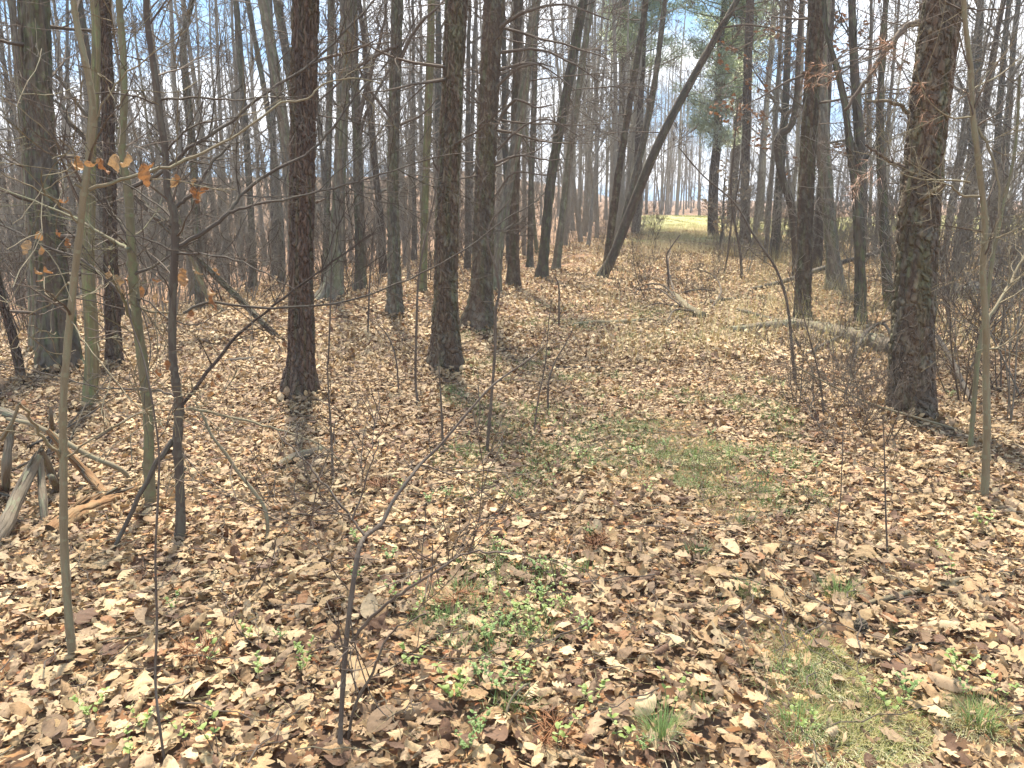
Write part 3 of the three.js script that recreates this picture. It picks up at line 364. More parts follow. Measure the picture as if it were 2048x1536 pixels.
tree({ name: 'oak_tree', label: 'grey trunk with upright forking limbs, second to the right of the red pine', base: [722, 610], d: 16, pts: [[720, 480], [715, 300], [709, 130], [708, 0]], w: [26, 23, 22, 18, 15], bark: 'grey', H: 17, dead: 6, from: 3.5, bup: 0.9, blen: 2.2, br: [{ p: [[715, 250], [740, 150], [765, 60], [775, 0]], w: 11 }, { p: [[714, 290], [735, 220], [790, 120], [840, 20]], w: 8 }] });
tree({ name: 'pine_tree', label: 'reddish trunk behind the two left saplings, right of the broad furrowed oak', base: [230, 735], pts: [[224, 600], [220, 420], [216, 220], [208, 0]], w: [33, 29, 27, 26, 25], bark: 'red', H: 18, flare: 0.3, dead: 6, from: 2, blen: 1.2 });
tree({ name: 'smooth_barked_tree', label: 'smooth olive trunk right beside the broad furrowed oak at left', base: [180, 818], pts: [[184, 700], [176, 540], [180, 400], [182, 300], [190, 180], [192, 60], [188, 0]], w: [31, 29, 28, 25, 23, 20, 19, 18], bark: 'smooth', H: 14, flare: 0.15, dead: 9, from: 1.2, blen: 1.3 });
tree({ name: 'slender_tree', label: 'thin straight grey trunk seen against blue sky left of the red pine', base: [508, 620], d: 20, pts: [[505, 500], [495, 310], [483, 150], [472, 0]], w: [19, 15, 14, 14, 13], bark: 'grey', H: 18, dead: 8, from: 3 });
tree({ name: 'slender_tree', label: 'thin trunk leaning left, second to the left of the red pine', base: [566, 610], d: 21, pts: [[560, 420], [533, 205], [510, 80], [495, 0]], w: [16, 13, 12, 12, 11], bark: 'grey', H: 18, dead: 8, from: 3 });
tree({ name: 'oak_tree', label: 'leaning brown trunk half hidden behind the left edge of the red pine', base: [596, 640], d: 14, pts: [[590, 500], [575, 310], [553, 170], [527, 0]], w: [28, 25, 24, 24, 24], bark: 'oak', H: 18, dead: 5, from: 3.5 });
tree({ name: 'oak_tree', label: 'grey trunk whose top shows left of the red pine top', base: [604, 620], d: 18, pts: [[600, 450], [590, 250], [580, 150], [554, 0]], w: [22, 20, 20, 19, 18], bark: 'grey', H: 18, dead: 4, from: 4 });
tree({ name: 'slender_tree', label: 'wavy grey trunk forking high up between the left saplings and the red pine', base: [402, 645], d: 14, pts: [[396, 520], [386, 310], [376, 205], [366, 100], [372, 50], [384, 0]], w: [20, 17, 16, 15, 14, 11, 9], bark: 'grey', H: 14, dead: 8, from: 3, bup: 0.8 });
tree({ name: 'slender_tree', label: 'bent thin trunk with orange peeled bark at the left picture edge', base: [44, 772], pts: [[34, 710], [20, 655], [4, 600], [-8, 540], [-20, 300], [-30, 0]], w: [20, 19, 17, 16, 16, 14, 12], bark: 'red', H: 10, flare: 0.1, dead: 2, from: 1 });
tree({ name: 'slender_tree', label: 'grey trunk between the left picture edge and the broad furrowed oak', base: [72, 738], d: 9.5, pts: [[66, 600], [56, 400], [40, 200], [22, 0]], w: [20, 18, 17, 15, 14], bark: 'oak', H: 15, flare: 0.2, dead: 6, from: 2 });
tree({ name: 'dead_leaning_trunk', label: 'dead pole leaning steeply left, its foot in the leaves left of the red pine', cat: 'dead tree', base: [558, 685], pts: [[520, 640], [440, 560], [330, 450], [270, 390], [225, 330], [165, 270]], w: [14, 14, 15, 15, 14, 12, 10], bark: 'brown', H: 3.4, straight: true, flare: 0, dead: 3, from: 0.6, blen: 0.8, high: 0, lean: 0.12 });
tree({ name: 'dead_leaning_trunk', label: 'thinner dead pole leaning left just behind the longer one', cat: 'dead tree', base: [450, 680], d: 12.5, pts: [[420, 600], [385, 520], [360, 450], [345, 400]], w: [12, 12, 12, 11, 9], bark: 'dead', H: 3, straight: true, flare: 0, dead: 2, from: 1, blen: 0.7, high: 0 });
tree({ name: 'pine_tree', label: 'dark reddish pine trunk near the meadow, left of the slim sapling group', base: [1489, 497], d: 26, pts: [[1490, 400], [1493, 250], [1497, 100], [1500, 0]], w: [24, 20, 19, 18, 17], bark: 'red', H: 19, dead: 12, from: 4, blen: 2.4, kids: 6 });
tree({ name: 'slender_tree', label: 'thin grey trunk standing on the crest between the centre pair and the leaning trunks', base: [1060, 545], d: 20, pts: [[1062, 400], [1068, 200], [1072, 0]], w: [15, 13, 12, 11], bark: 'grey', H: 17, dead: 8, from: 3 });
tree({ name: 'slender_tree', label: 'dark slim trunk between the forked tree and the thickest pine', base: [1776, 670], d: 12.5, pts: [[1774, 560], [1766, 400], [1760, 250], [1765, 100], [1772, 0]], w: [24, 22, 20, 17, 15, 13], bark: 'furrow', H: 15, flare: 0.2, dead: 9, from: 1.6 });
// two green pines beyond the leaning tree, and a third farther on
function needles(mb, tips, rnd, n, size) { for (const [p, d] of tips) for (let k = 0; k < n; k++) { const q = p.clone().add(V3(rnd.s(0.32), rnd.s(0.2), rnd.s(0.32))), e = V3(rnd.s(), rnd.s(0.7) + 0.3, rnd.s()).addScaledVector(d, 0.6).normalize().multiplyScalar(size * rnd.r(0.6, 1.2)), sd = V3(rnd.s(), rnd.s(), rnd.s()).cross(e).normalize().multiplyScalar(size * 0.055), i = mb.p.length / 3; for (const [a, b] of [[0, 1], [0, -1], [1, 0.2]]) mb.vert(q.x + e.x * a + sd.x * b, q.y + e.y * a + sd.y * b, q.z + e.z * a + sd.z * b, 0, 1, 0, 0, 0); mb.ix.push(i, i + 1, i + 2); } }
const greenMat = new THREE.MeshPhysicalMaterial({ color: new THREE.Color().setRGB(0.27, 0.34, 0.11), roughness: 0.7, side: THREE.DoubleSide, transmission: 0.6, thickness: 0 }); greenMat.name = 'pine_needles';
function greenPine(label, px, py, d, r, H, from, spread, rnd, dens, lean = 0) {
  const foot = footAt(px, py, d), o = thing('green_pine_tree', label, 'tree', foot), pts = []; for (let i = 0; i <= 12; i++) pts.push(foot.clone().add(V3(rnd.s(0.05) + lean * i, i / 12 * H, rnd.s(0.05)))); const mb = new MB(foot); mb.tube(pts, taper(r, 0.03, 13), 12, 0.06, rnd); mb.build('trunk', BK.red, o);
  const tips = [], wb = new MB(foot);
  for (let y = from; y < H; y += dens) { const t = (y - from) / (H - from), len = spread * (0.5 + 1.1 * t) * (1 - t * t * 0.75) * rnd.r(0.5, 1.25), az = rnd() * 6.283, p = pts[0].clone().lerp(pts[12], y / H), line = [p], dd = V3(Math.cos(az), 0.25, Math.sin(az)); for (let i = 1; i <= 5; i++) { dd.y += 0.05; dd.x += rnd.s(0.15); dd.z += rnd.s(0.15); line.push(line[i - 1].clone().addScaledVector(dd.clone().normalize(), len / 5)); if (i > 1) for (let k = 0; k < 3; k++) tips.push([line[i].clone().add(V3(rnd.s(0.4), rnd.s(0.15) + 0.1, rnd.s(0.4))), dd.clone()]); } wb.tube(line, taper(0.03, 0.008, 6), 4, 0, rnd); }
  wb.build('branch', BK.red, o); const cb = new MB(foot); needles(cb, tips, rnd, 40, 0.26); cb.build('crown', greenMat, o);
}
{
  const rnd = RNG(616);
  greenPine('pine with green needles beside the meadow, its bushy low crown right of the leaning tree', 1424, 466, 31, 0.21, 15, 3.2, 1.9, rnd, 0.16);
  greenPine('tall green pine whose crown shows above the leaning tree stem', 1272, 480, 34, 0.2, 21, 6.5, 2.7, rnd, 0.22);
  greenPine('green pine farthest to the left, its top above the thin pair beside the leaning tree', 1236, 490, 38, 0.2, 22, 8.5, 2.4, rnd, 0.24);
  greenPine('tall green pine standing behind the reddish pine near the meadow', 1462, 470, 40, 0.24, 22, 7, 2.6, rnd, 0.26);
}
// ---------------------------------------------------------------- bare trees of the woods: a few kinds, each built once
function bareTree(name, H, r, rnd, bk, o) {
  const g = new THREE.Group(); g.name = name; const pts = [], n = 14, lx = rnd.s(o.lean ?? 0.05), lz = rnd.s(o.lean ?? 0.05); let x = 0, z = 0; for (let i = 0; i <= n; i++) { pts.push(V3(x, -0.3 + i / n * H, z)); x += (lx + rnd.s(0.05)) * H / n; z += (lz + rnd.s(0.05)) * H / n; }
  const rad = taper(r, r * 0.15, n + 1, 0.9); rad[0] = r * 1.35; new MB().tube(pts, rad, o.seg ?? 9, 0.06, rnd).build('trunk', BK[bk], g);
  const put1 = (mb) => mb.build(o.far ? 'crown' : 'branch', BK[o.tb ?? 'oak'], g); let mb = new MB();
  for (let i = 0; i < o.limbs; i++) { const t = lerp(o.from, 0.97, (i + rnd()) / o.limbs), f = t * n, k = Math.min(n - 1, Math.floor(f)), p = pts[k].clone().lerp(pts[k + 1], f - k), az = i * 2.4 + rnd.s(0.6); limb(mb, p, V3(Math.cos(az), o.up ?? 0.8, Math.sin(az)), o.len * (1.15 - t * 0.6) * rnd.r(0.6, 1.2), rad[k] * 0.42, rnd, { steps: 6, wander: 0.13, up: o.trop ?? 0.07, thin: o.thin ?? 0.0055, kids: o.kids ?? 5, ratio: 0.5 }, o.depth ?? 2); if (!o.far) { put1(mb); mb = new MB(); } }
  if (o.far) put1(mb); return g;
}
const rndT = RNG(2024);
const NEARK = [
  bareTree('bare_tree', 17, 0.13, rndT, 'grey', { limbs: 15, from: 0.2, len: 3.0 }), bareTree('bare_tree', 15, 0.10, rndT, 'oak', { limbs: 15, from: 0.15, len: 2.6, up: 1.1, lean: 0.12 }), bareTree('bare_tree', 18, 0.16, rndT, 'furrow', { limbs: 15, from: 0.22, len: 3.4, up: 0.9 }), bareTree('bare_tree', 12, 0.07, rndT, 'smooth', { limbs: 16, from: 0.12, len: 1.7, up: 0.7, lean: 0.15 }), bareTree('bare_tree', 16, 0.12, rndT, 'brown', { limbs: 22, from: 0.14, len: 1.6, up: 0.15, trop: 0.02 }),
];
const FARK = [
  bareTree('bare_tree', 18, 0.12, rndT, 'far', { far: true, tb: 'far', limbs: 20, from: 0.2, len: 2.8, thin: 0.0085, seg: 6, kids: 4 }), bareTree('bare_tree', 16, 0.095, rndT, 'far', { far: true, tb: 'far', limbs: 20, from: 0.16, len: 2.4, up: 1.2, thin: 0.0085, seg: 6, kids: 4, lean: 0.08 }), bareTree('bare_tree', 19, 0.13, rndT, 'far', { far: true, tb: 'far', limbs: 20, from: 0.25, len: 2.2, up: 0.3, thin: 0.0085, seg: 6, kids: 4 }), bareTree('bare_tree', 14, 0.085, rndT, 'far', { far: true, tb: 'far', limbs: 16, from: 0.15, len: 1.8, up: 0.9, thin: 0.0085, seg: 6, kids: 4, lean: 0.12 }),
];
const SEGS = [[0, 'outside the left picture edge'], [60, 'at the left picture edge'], [120, 'beside the broad furrowed oak'], [360, 'behind the three left saplings'], [580, 'left of the red pine'], [780, 'right of the red pine'], [885, 'left of the thick dark pine'], [975, 'between the two dark centre pines'], [1130, 'right of the tall flared pine'], [1260, 'left of the leaning tree'], [1420, 'above the meadow'], [1600, 'left of the slim brown pine'], [1720, 'near the forked tree'], [1830, 'left of the thickest pine'], [1960, 'right of the thickest pine'], [2060, 'at the right picture edge'], [1e9, 'outside the right picture edge']];
const seg = (px) => SEGS.find(([a]) => px < a)[1];
const KIND = new Map(); NEARK.forEach((k, i) => KIND.set(k, ['bare grey tree', 'tilted bare grey tree', 'furrowed bare tree', 'slender olive barked tree', 'brown level branched tree'][i])); FARK.forEach((k, i) => KIND.set(k, ['thin grey tree', 'slender upright tree', 'level branched tree', 'spindly tilted tree'][i]));
const taken = []; const free = (x, z, r) => { for (const [a, b, q] of taken) if (Math.hypot(a - x, b - z) < (r + q) / 2) return false; taken.push([x, z, r]); return true; };
scene.children.forEach((o) => { if (/tree|trunk/.test(o.name)) taken.push([o.position.x, o.position.z, 1.0]); });
function wood(list, count, px0, px1, d0, d1, gap, label, group, ok, pow = 0.7, smin = 0.75, smax = 1.15) {
  const rnd = RNG(px0 * 7 + d0 * 131 + count + 9000); let n = 0, tries = 0;
  while (n < count && tries++ < count * 40) { const d = lerp(d0, d1, Math.pow(rnd(), pow)), px = rnd.r(px0, px1), p = at(px, 450, d), x = p.x, z = -d; if (ok && !ok(x, d, px)) continue; if (!free(x, z, gap)) continue; const k = rnd.pick(list), txt = `${KIND.get(k)} ${label} ${seg(px)}`, o = copy(k, onLand(x, z, -0.02), rnd() * 6.283, rnd.r(smin, smax), txt, txt, rnd.s(0.03)); o.userData.category = 'tree'; n++; }
}
const hollow = (x, d) => crest(d) - x > 1.2;
wood(NEARK, 22, -260, 1080, 14, 30, 1.3, 'in the near hollow', 'bare trees in the near hollow left of the trail', hollow, 0.7, 0.6, 0.95);
wood(FARK, 56, -100, 1120, 17, 34, 0.9, 'in the near hollow', '', hollow, 0.8, 0.5, 0.85);
wood(FARK, 80, -350, 1130, 30, 62, 1.0, 'far down the hollow', 'distant bare trees far down the hollow at left', hollow);
wood(FARK, 40, 1130, 1330, 24, 60, 1.2, 'behind the trail end', 'slim bare trees behind the leaning tree', (x, d) => x < crest(d) + 0.7);
wood(FARK, 46, 1260, 1500, 62, 100, 1.2, 'at the far meadow edge', 'distant trees at the far end of the meadow', null);
wood(NEARK, 20, 1500, 2350, 14, 27, 1.3, 'behind the logs', 'bare trees in the right hand wood behind the logs', (x, d, px) => px > 1530 && !(px > 1640 && px < 1700 && d < 30), 0.7, 0.6, 0.95);
wood(FARK, 50, 1480, 2450, 27, 62, 1.3, 'deep in the right wood', 'distant bare trees deep in the right hand wood', (x, d, px) => !(px > 1630 && px < 1705));
wood(FARK, 34, 1640, 2100, 64, 110, 1.2, 'beyond the meadow', 'distant trees beyond the meadow at right', null);
{   // the woods go on behind as one mass
  const rnd = RNG(88), src = FARK.slice(0, 2); src.forEach((s, q) => s.children.forEach((c, part) => { const r2 = RNG(500 + q), N = 70, im = new THREE.InstancedMesh(c.geometry, c.material, N), m = new THREE.Matrix4(); for (let i = 0; i < N; i++) { const d = r2.r(64, 150), px = r2.r(-500, 2500), p = at(px, 450, d), s = r2.r(0.8, 1.2), mead = px > 1180 && px < 2100 && d < 100; m.compose(V3(p.x, land(p.x, -d), -d - (mead ? 45 : 0)), new THREE.Quaternion().setFromAxisAngle(V3(0, 1, 0), r2() * 6.28), V3(s, s, s)); if (mead) m.elements[13] = land(p.x, -d - 45); im.setMatrixAt(i, m); } im.name = numbered(part ? 'far_wood_crowns' : 'far_wood_trunks'); scene.add(im); im.castShadow = im.receiveShadow = true; tag(im, part ? 'grey mass of bare branches of the far wood along the horizon' : 'pale mass of thin trunks of the far wood along the horizon', 'far wood', null, 'stuff'); }));
}
// understory: thin bare shrubs, each a handful of stems with twigs
function shrub(stems, H, rnd, bk, spread) { const g = new THREE.Group(); g.name = 'bare_shrub'; for (let i = 0; i < stems; i++) { const mb = new MB(), az = rnd() * 6.283, p = V3(Math.cos(az) * 0.12, -0.05, Math.sin(az) * 0.12); limb(mb, p, V3(Math.cos(az) * spread, 1, Math.sin(az) * spread), H * rnd.r(0.6, 1.1), rnd.r(0.006, 0.013), rnd, { steps: 9, wander: 0.13, up: 0.03, thin: 0.0034, kids: 9, ratio: 0.38 }, 2); mb.build('stem', BK[bk], g); } return g; }
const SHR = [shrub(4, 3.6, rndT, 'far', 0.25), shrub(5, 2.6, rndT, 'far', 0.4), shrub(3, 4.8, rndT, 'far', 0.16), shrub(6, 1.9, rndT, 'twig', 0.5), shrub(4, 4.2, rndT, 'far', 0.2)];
SHR.forEach((s) => { s.userData.category = 'shrub'; });
function thicket(count, px0, px1, d0, d1, gap, label, group, ok, smin = 0.7, smax = 1.25) { const rnd = RNG(px0 * 3 + d0 * 57 + count + 77000); let n = 0, tries = 0; while (n < count && tries++ < count * 40) { const d = lerp(d0, d1, rnd()), px = rnd.r(px0, px1), p = at(px, 450, d); if (ok && !ok(p.x, d, px)) continue; if (!free(p.x, -d, gap)) continue; const txt = `thin bare shrub ${label} ${seg(px)}`; copy(rnd.pick(SHR), onLand(p.x, -d, 0), rnd() * 6.283, rnd.r(smin, smax), txt, txt); n++; } }
thicket(95, -200, 1100, 12, 24, 0.6, 'in the near hollow', 'bare shrubs in the near hollow', hollow);
thicket(150, -250, 1130, 24, 46, 0.7, 'far down the hollow', 'bare shrubs far down the hollow', hollow, 1.0, 1.9);
thicket(46, 1640, 2250, 9.5, 20, 0.6, 'behind the logs', 'bare shrubs behind the thickest pine', (x, d, px) => px > 1840 || d > 14);
thicket(34, 1440, 1860, 17, 30, 0.7, 'under the right trees', 'bare shrubs right of the trail end', null);
thicket(22, 1130, 1300, 22, 34, 0.7, 'at the trail end', 'bare shrubs behind the leaning tree', null, 0.5, 0.9);

// ---------------------------------------------------------------- saplings, sticks and shrubs close by
const hangGeo = (() => { const rnd = RNG(41); return Array.from({ length: 6 }, () => { const g = leafGeo('oval', 14, 3, rnd, rnd.r(1.6, 2.6)); g.translate(0, 0, 0.5); return g; }); })();
const HANGM = [[0.38, 0.20, 0.085], [0.44, 0.265, 0.125], [0.32, 0.155, 0.065], [0.46, 0.325, 0.18]].map((c) => { const m = leafMat(c); m.transmission = 0.4; m.name = 'hanging_leaf'; return m; });
let sapSeed = 900;
function sapling(t) {
  const rnd = RNG(sapSeed += 7), foot = footAt(t.base[0], t.base[1], t.d), d = -foot.z, k = PXM(foot), o = thing(t.name, t.label, t.cat ?? 'sapling', foot, t.group), mat = BK[t.bark ?? 'twig'], lean = t.lean ?? 0;
  const line = [foot.clone().add(V3(0, -0.05, 0)), ...t.pts.map(([x, y], i) => at(x, y, d + lean * (i + 1) + rnd.s(0.012)))];
  if (t.up) { const a = line[line.length - 2], b = line[line.length - 1], dir = b.clone().sub(a).normalize(); line.push(b.clone().addScaledVector(dir, t.up * 0.5).add(V3(rnd.s(0.1), 0, rnd.s(0.1))), b.clone().addScaledVector(dir, t.up).add(V3(rnd.s(0.2), 0, rnd.s(0.2)))); }
  const n = Math.max(12, line.length * 7), pts = curve(line, n), w = t.w, rad = pts.map((p, i) => { const f = i / n * (w.length - 1), j = Math.min(w.length - 2, Math.floor(f)); return Math.max(0.0016, 0.72 * lerp(w[j], w[j + 1], f - j) / 2 * k * (1 + 0.22 * (vnoise(i * 0.8, sapSeed, 6) - 0.5))); });
  const mb = new MB(foot); mb.tube(pts, rad, rad[0] > 0.02 ? 12 : rad[0] > 0.007 ? 8 : 5, 0.06, rnd); for (let q = 0; q < (t.knobs ?? 0); q++) { const i = rnd() * (n - 2) | 0; mb.tube([pts[i].clone(), pts[i].clone().add(V3(rnd.s(0.03), 0.012, rnd.s(0.03)))], [rad[i] * 0.6, rad[i] * 0.3], 5); } if (rad[0] > 0.006) for (let i = 3; i < n - 2; i += 2 + (rnd() * 4 | 0)) { const T = pts[i + 1].clone().sub(pts[i]).normalize().multiplyScalar(rad[i] * 0.8); mb.tube([pts[i].clone().sub(T), pts[i].clone(), pts[i].clone().add(T)], [rad[i] * 0.9, rad[i] * rnd.r(1.1, 1.3), rad[i] * 0.9], 9); } mb.build('stem', mat, o);
  if (t.per !== 0) { const tb = new MB(foot); twigs(tb, pts, rad, rnd, t.per ?? 5, t.len ?? 0.35, { from: t.from ?? 0.3, ...(t.o ?? {}) }); tb.build('twigs', BK[t.twigBark ?? 'twig'], o).userData.kind = 'stuff'; }
  for (const b of t.br ?? []) { const dz = b.z ?? rnd.s(0.12), l = b.p.map(([x, y], i) => at(x, y, d + lean * 2 + dz * i + (b.dz ?? 0))); branchLine(o, 'branch', l, b.w / 2 * PXM(l[0]), Math.max(0.0012, (b.w1 ?? b.w * 0.3) / 2 * PXM(l[0])), BK[b.bark ?? t.bark ?? 'twig'], rnd, { per: b.per ?? 11, len: (b.len ?? 0.3) * 1.3, wob: 0.004, ...(b.o ?? {}) }); }
  for (const [x, y, s = 0.07] of t.leaves ?? []) { const p = at(x, y - 14, d + rnd.s(0.18)), m = new THREE.Mesh(rnd.pick(hangGeo), rnd.pick(HANGM)); m.position.copy(p).sub(foot); m.rotation.set(Math.PI / 2 + rnd.s(0.55), rnd.s(0.9), rnd() * 6.28, 'YXZ'); m.scale.setScalar(s * 0.8 * rnd.r(0.85, 1.2)); m.castShadow = m.receiveShadow = true; m.name = 'leaf'; o.add(m); const pb = new MB(foot), e = p.clone().add(V3(rnd.s(0.05), rnd.r(0.03, 0.06), rnd.s(0.05))); pb.tube(curve([p, p.clone().lerp(e, 0.5).add(V3(0, 0.012, 0)), e, e.clone().add(V3(rnd.s(0.12), rnd.s(0.03), rnd.s(0.12)))], 6), taper(0.0012, 0.002, 7), 3); pb.build('leaf_stalk', BK.twig, o); }
  return o;
}
sapling({ name: 'sapling', label: 'slim pale olive sapling nearest the camera at left, with brown leaves hanging above', base: [146, 1328], bark: 'pale', pts: [[138, 1240], [128, 1080], [127, 915], [126, 820], [135, 690], [148, 560], [160, 460], [168, 380], [180, 300], [186, 220], [172, 130], [152, 40], [142, -40]], w: [23, 20, 18, 17, 16, 15, 13, 9], up: 1.2, per: 2, from: 0.35, twigBark: 'twig', knobs: 5,
  br: [{ p: [[132, 915], [189, 874], [240, 848], [293, 824], [390, 816], [440, 800]], w: 5, len: 0.2 }, { p: [[120, 915], [88, 874], [60, 832], [41, 805]], w: 7, w1: 5, per: 3 }, { p: [[139, 640], [170, 690], [230, 760], [280, 815], [310, 850]], w: 3, bark: 'pale', len: 0.2 }, { p: [[178, 380], [240, 358], [308, 342], [360, 324], [410, 304], [478, 267], [564, 205], [615, 198], [646, 171], [700, 157], [760, 165]], w: 8, w1: 3, bark: 'pale', per: 6, len: 0.28, z: 0.05 }, { p: [[160, 450], [110, 400], [60, 372], [0, 345]], w: 5, len: 0.35 }, { p: [[168, 380], [130, 310], [80, 250], [0, 190]], w: 5, len: 0.35 }, { p: [[184, 250], [230, 170], [290, 120], [370, 60], [400, 0]], w: 5, len: 0.3 }, { p: [[150, 545], [110, 600], [50, 640], [20, 700]], w: 4, len: 0.3 }],
  leaves: [[148, 330, 0.075], [165, 335], [188, 330], [207, 332], [236, 325, 0.1], [250, 318], [285, 345, 0.1], [300, 338], [130, 408], [152, 325]] });
sapling({ name: 'sapling', label: 'green barked sapling, the middle one of three in front at left, stem split low down', base: [300, 1010], bark: 'smooth', pts: [[298, 923], [297, 844], [286, 730], [274, 640], [266, 550], [262, 480], [256, 380], [243, 300], [248, 215], [246, 100], [238, 0]], w: [30, 27, 25, 23, 20, 17, 15, 13], up: 1.5, per: 2, knobs: 6,
  br: [{ p: [[258, 500], [239, 489], [190, 458], [137, 431], [68, 403], [0, 376], [-60, 350]], w: 9, len: 0.35, dz: -0.05 }, { p: [[282, 690], [262, 630], [250, 605], [228, 574], [205, 554], [164, 520], [85, 492], [0, 448], [-50, 425]], w: 9, w1: 4, len: 0.35, bark: 'dark' }, { p: [[260, 376], [325, 342], [376, 297], [444, 256], [530, 188], [632, 120], [700, 51], [760, -10]], w: 9, w1: 4, bark: 'dark', len: 0.35, z: 0.06 }, { p: [[267, 550], [308, 533], [342, 509], [395, 480]], w: 8, len: 0.3, bark: 'dark' }, { p: [[257, 470], [235, 440], [222, 420], [205, 385], [196, 330]], w: 8, w1: 4, bark: 'dark' }, { p: [[284, 700], [262, 640], [246, 598], [225, 560]], w: 8, w1: 3, bark: 'smooth' }, { p: [[246, 598], [297, 622], [330, 626], [362, 629], [400, 608]], w: 6, bark: 'pale', len: 0.2 }, { p: [[272, 600], [287, 598], [342, 639], [396, 649], [444, 622], [513, 614], [600, 600]], w: 4, bark: 'dark' }, { p: [[270, 580], [300, 690], [288, 800], [300, 900]], w: 3, per: 2, bark: 'dark' }],
  leaves: [[75, 475, 0.1], [58, 495, 0.1], [80, 505], [92, 545, 0.1], [70, 548], [84, 565], [118, 472], [245, 565, 0.12], [258, 560, 0.1], [280, 585, 0.11], [310, 570], [312, 600], [328, 605], [215, 545, 0.09], [135, 490]] });
sapling({ name: 'sapling', label: 'shaggy dark sapling with wide spreading limbs, right of the green barked one', base: [358, 1083], bark: 'dark', pts: [[361, 1022], [359, 954], [355, 885], [358, 810], [351, 760], [345, 700], [347, 571], [350, 468], [345, 417], [336, 390], [331, 308], [321, 239], [308, 137], [294, 40], [290, -30]], w: [28, 25, 24, 22, 20, 19, 18, 16, 17, 15, 13, 11], up: 1.3, per: 2.5, knobs: 8,
  br: [{ p: [[352, 495], [410, 462], [458, 427], [478, 393], [540, 345], [608, 311], [666, 256], [700, 205], [740, 160]], w: 10, w1: 4, len: 0.4, z: 0.05 }, { p: [[458, 425], [490, 415], [564, 400], [667, 376], [760, 350], [850, 320], [960, 300]], w: 7, len: 0.35, z: 0.04 }, { p: [[346, 415], [372, 398], [400, 365], [424, 328], [458, 290]], w: 9, w1: 5, bark: 'dark' }, { p: [[350, 505], [300, 480], [250, 470], [180, 470]], w: 5 }, { p: [[352, 508], [400, 508], [470, 520], [530, 545], [590, 580]], w: 6, len: 0.3 }, { p: [[366, 626], [410, 605], [513, 615], [632, 612], [700, 600], [746, 586], [842, 548], [927, 500], [1010, 440], [1078, 400]], w: 6, w1: 2.5, len: 0.3, z: 0.05 }, { p: [[362, 812], [415, 745], [472, 673], [513, 639], [590, 580], [667, 523], [740, 470]], w: 9, w1: 3, bark: 'red', len: 0.3, z: 0.04 }, { p: [[346, 880], [308, 937], [253, 1046], [225, 1100]], w: 12, w1: 8, bark: 'dark', per: 0, z: -0.04 }, { p: [[350, 793], [308, 779], [205, 776], [102, 749], [0, 728], [-50, 715]], w: 5, len: 0.25 }, { p: [[376, 815], [424, 826], [478, 838], [540, 855], [598, 872], [640, 890], [690, 930]], w: 7, w1: 3, bark: 'pale', len: 0.25, z: 0.02 }, { p: [[350, 440], [300, 400], [240, 362], [180, 350]], w: 5 }, { p: [[335, 300], [380, 255], [440, 240], [505, 225]], w: 5 }, { p: [[318, 210], [260, 190], [200, 185], [120, 200]], w: 5 }, { p: [[318, 200], [400, 195], [470, 200], [540, 195], [610, 200]], w: 5 }, { p: [[345, 600], [330, 560], [290, 500], [240, 440], [215, 420]], w: 4, len: 0.25 }],
  leaves: [[345, 368, 0.1], [352, 362], [392, 390, 0.11], [405, 385, 0.11], [385, 370], [398, 398], [368, 550, 0.1], [390, 545, 0.09], [428, 592, 0.12], [415, 590], [432, 548], [345, 990, 0.1], [352, 993], [391, 990], [328, 988, 0.1], [315, 748], [334, 735], [420, 790], [440, 762], [425, 775], [380, 632], [293, 830]] });
sapling({ name: 'dead_pole', label: 'pale dead pole lying slanted between the dark barked sapling and the centre shrub', cat: 'dead branch', base: [534, 1056], d: 3.75, bark: 'pale', pts: [[530, 1019], [505, 980], [478, 947], [450, 905], [424, 872], [408, 835], [390, 803]], w: [11, 11, 10, 8, 6], per: 3, len: 0.2, lean: 0.02 });
sapling({ name: 'thin_sapling', label: 'very thin dark upright stem in the left foreground reaching the bottom of the picture', base: [332, 1532], bark: 'twig', pts: [[318, 1440], [311, 1360], [314, 1250], [311, 1108], [317, 980], [318, 903], [304, 800], [285, 710], [262, 640], [250, 560]], w: [9, 8, 7, 6, 5, 4], per: 2, len: 0.2, lean: 0.03 });
sapling({ name: 'thin_sapling', label: 'leafless forked shrub arching right in the centre foreground', cat: 'shrub', base: [676, 1530], bark: 'twig', pts: [[682, 1440], [692, 1290], [708, 1156], [720, 1092], [732, 1071], [763, 1047], [784, 1006], [818, 958], [842, 927], [876, 895], [938, 822], [985, 771], [1061, 716], [1090, 690]], w: [15, 15, 15, 14, 12, 11, 9, 7, 4], lean: 0.06, per: 2.5, len: 0.2, from: 0.2, knobs: 4,
  br: [{ p: [[702, 1286], [740, 1240], [784, 1201], [828, 1170], [880, 1138], [938, 1105], [979, 1103], [1040, 1108]], w: 8, w1: 3, z: -0.03 }, { p: [[729, 1071], [702, 1037], [664, 985], [625, 940], [589, 900], [560, 870]], w: 6, z: 0.03, w1: 3 }, { p: [[704, 1040], [722, 992], [746, 920], [760, 880]], w: 5, z: 0.02 }, { p: [[692, 1510], [705, 1425], [746, 1345], [767, 1286], [808, 1245], [850, 1230]], w: 7, w1: 3, z: -0.02 }, { p: [[696, 1180], [671, 1146], [644, 1105], [603, 1074]], w: 4, z: -0.03 }, { p: [[842, 930], [900, 945], [960, 942], [1050, 928]], w: 4, z: 0.05 }, { p: [[722, 1030], [600, 1026], [540, 1022]], w: 3, z: 0.05 }, { p: [[700, 1230], [740, 1390], [780, 1430], [840, 1395], [880, 1385]], w: 3, z: -0.03, per: 2 }] });
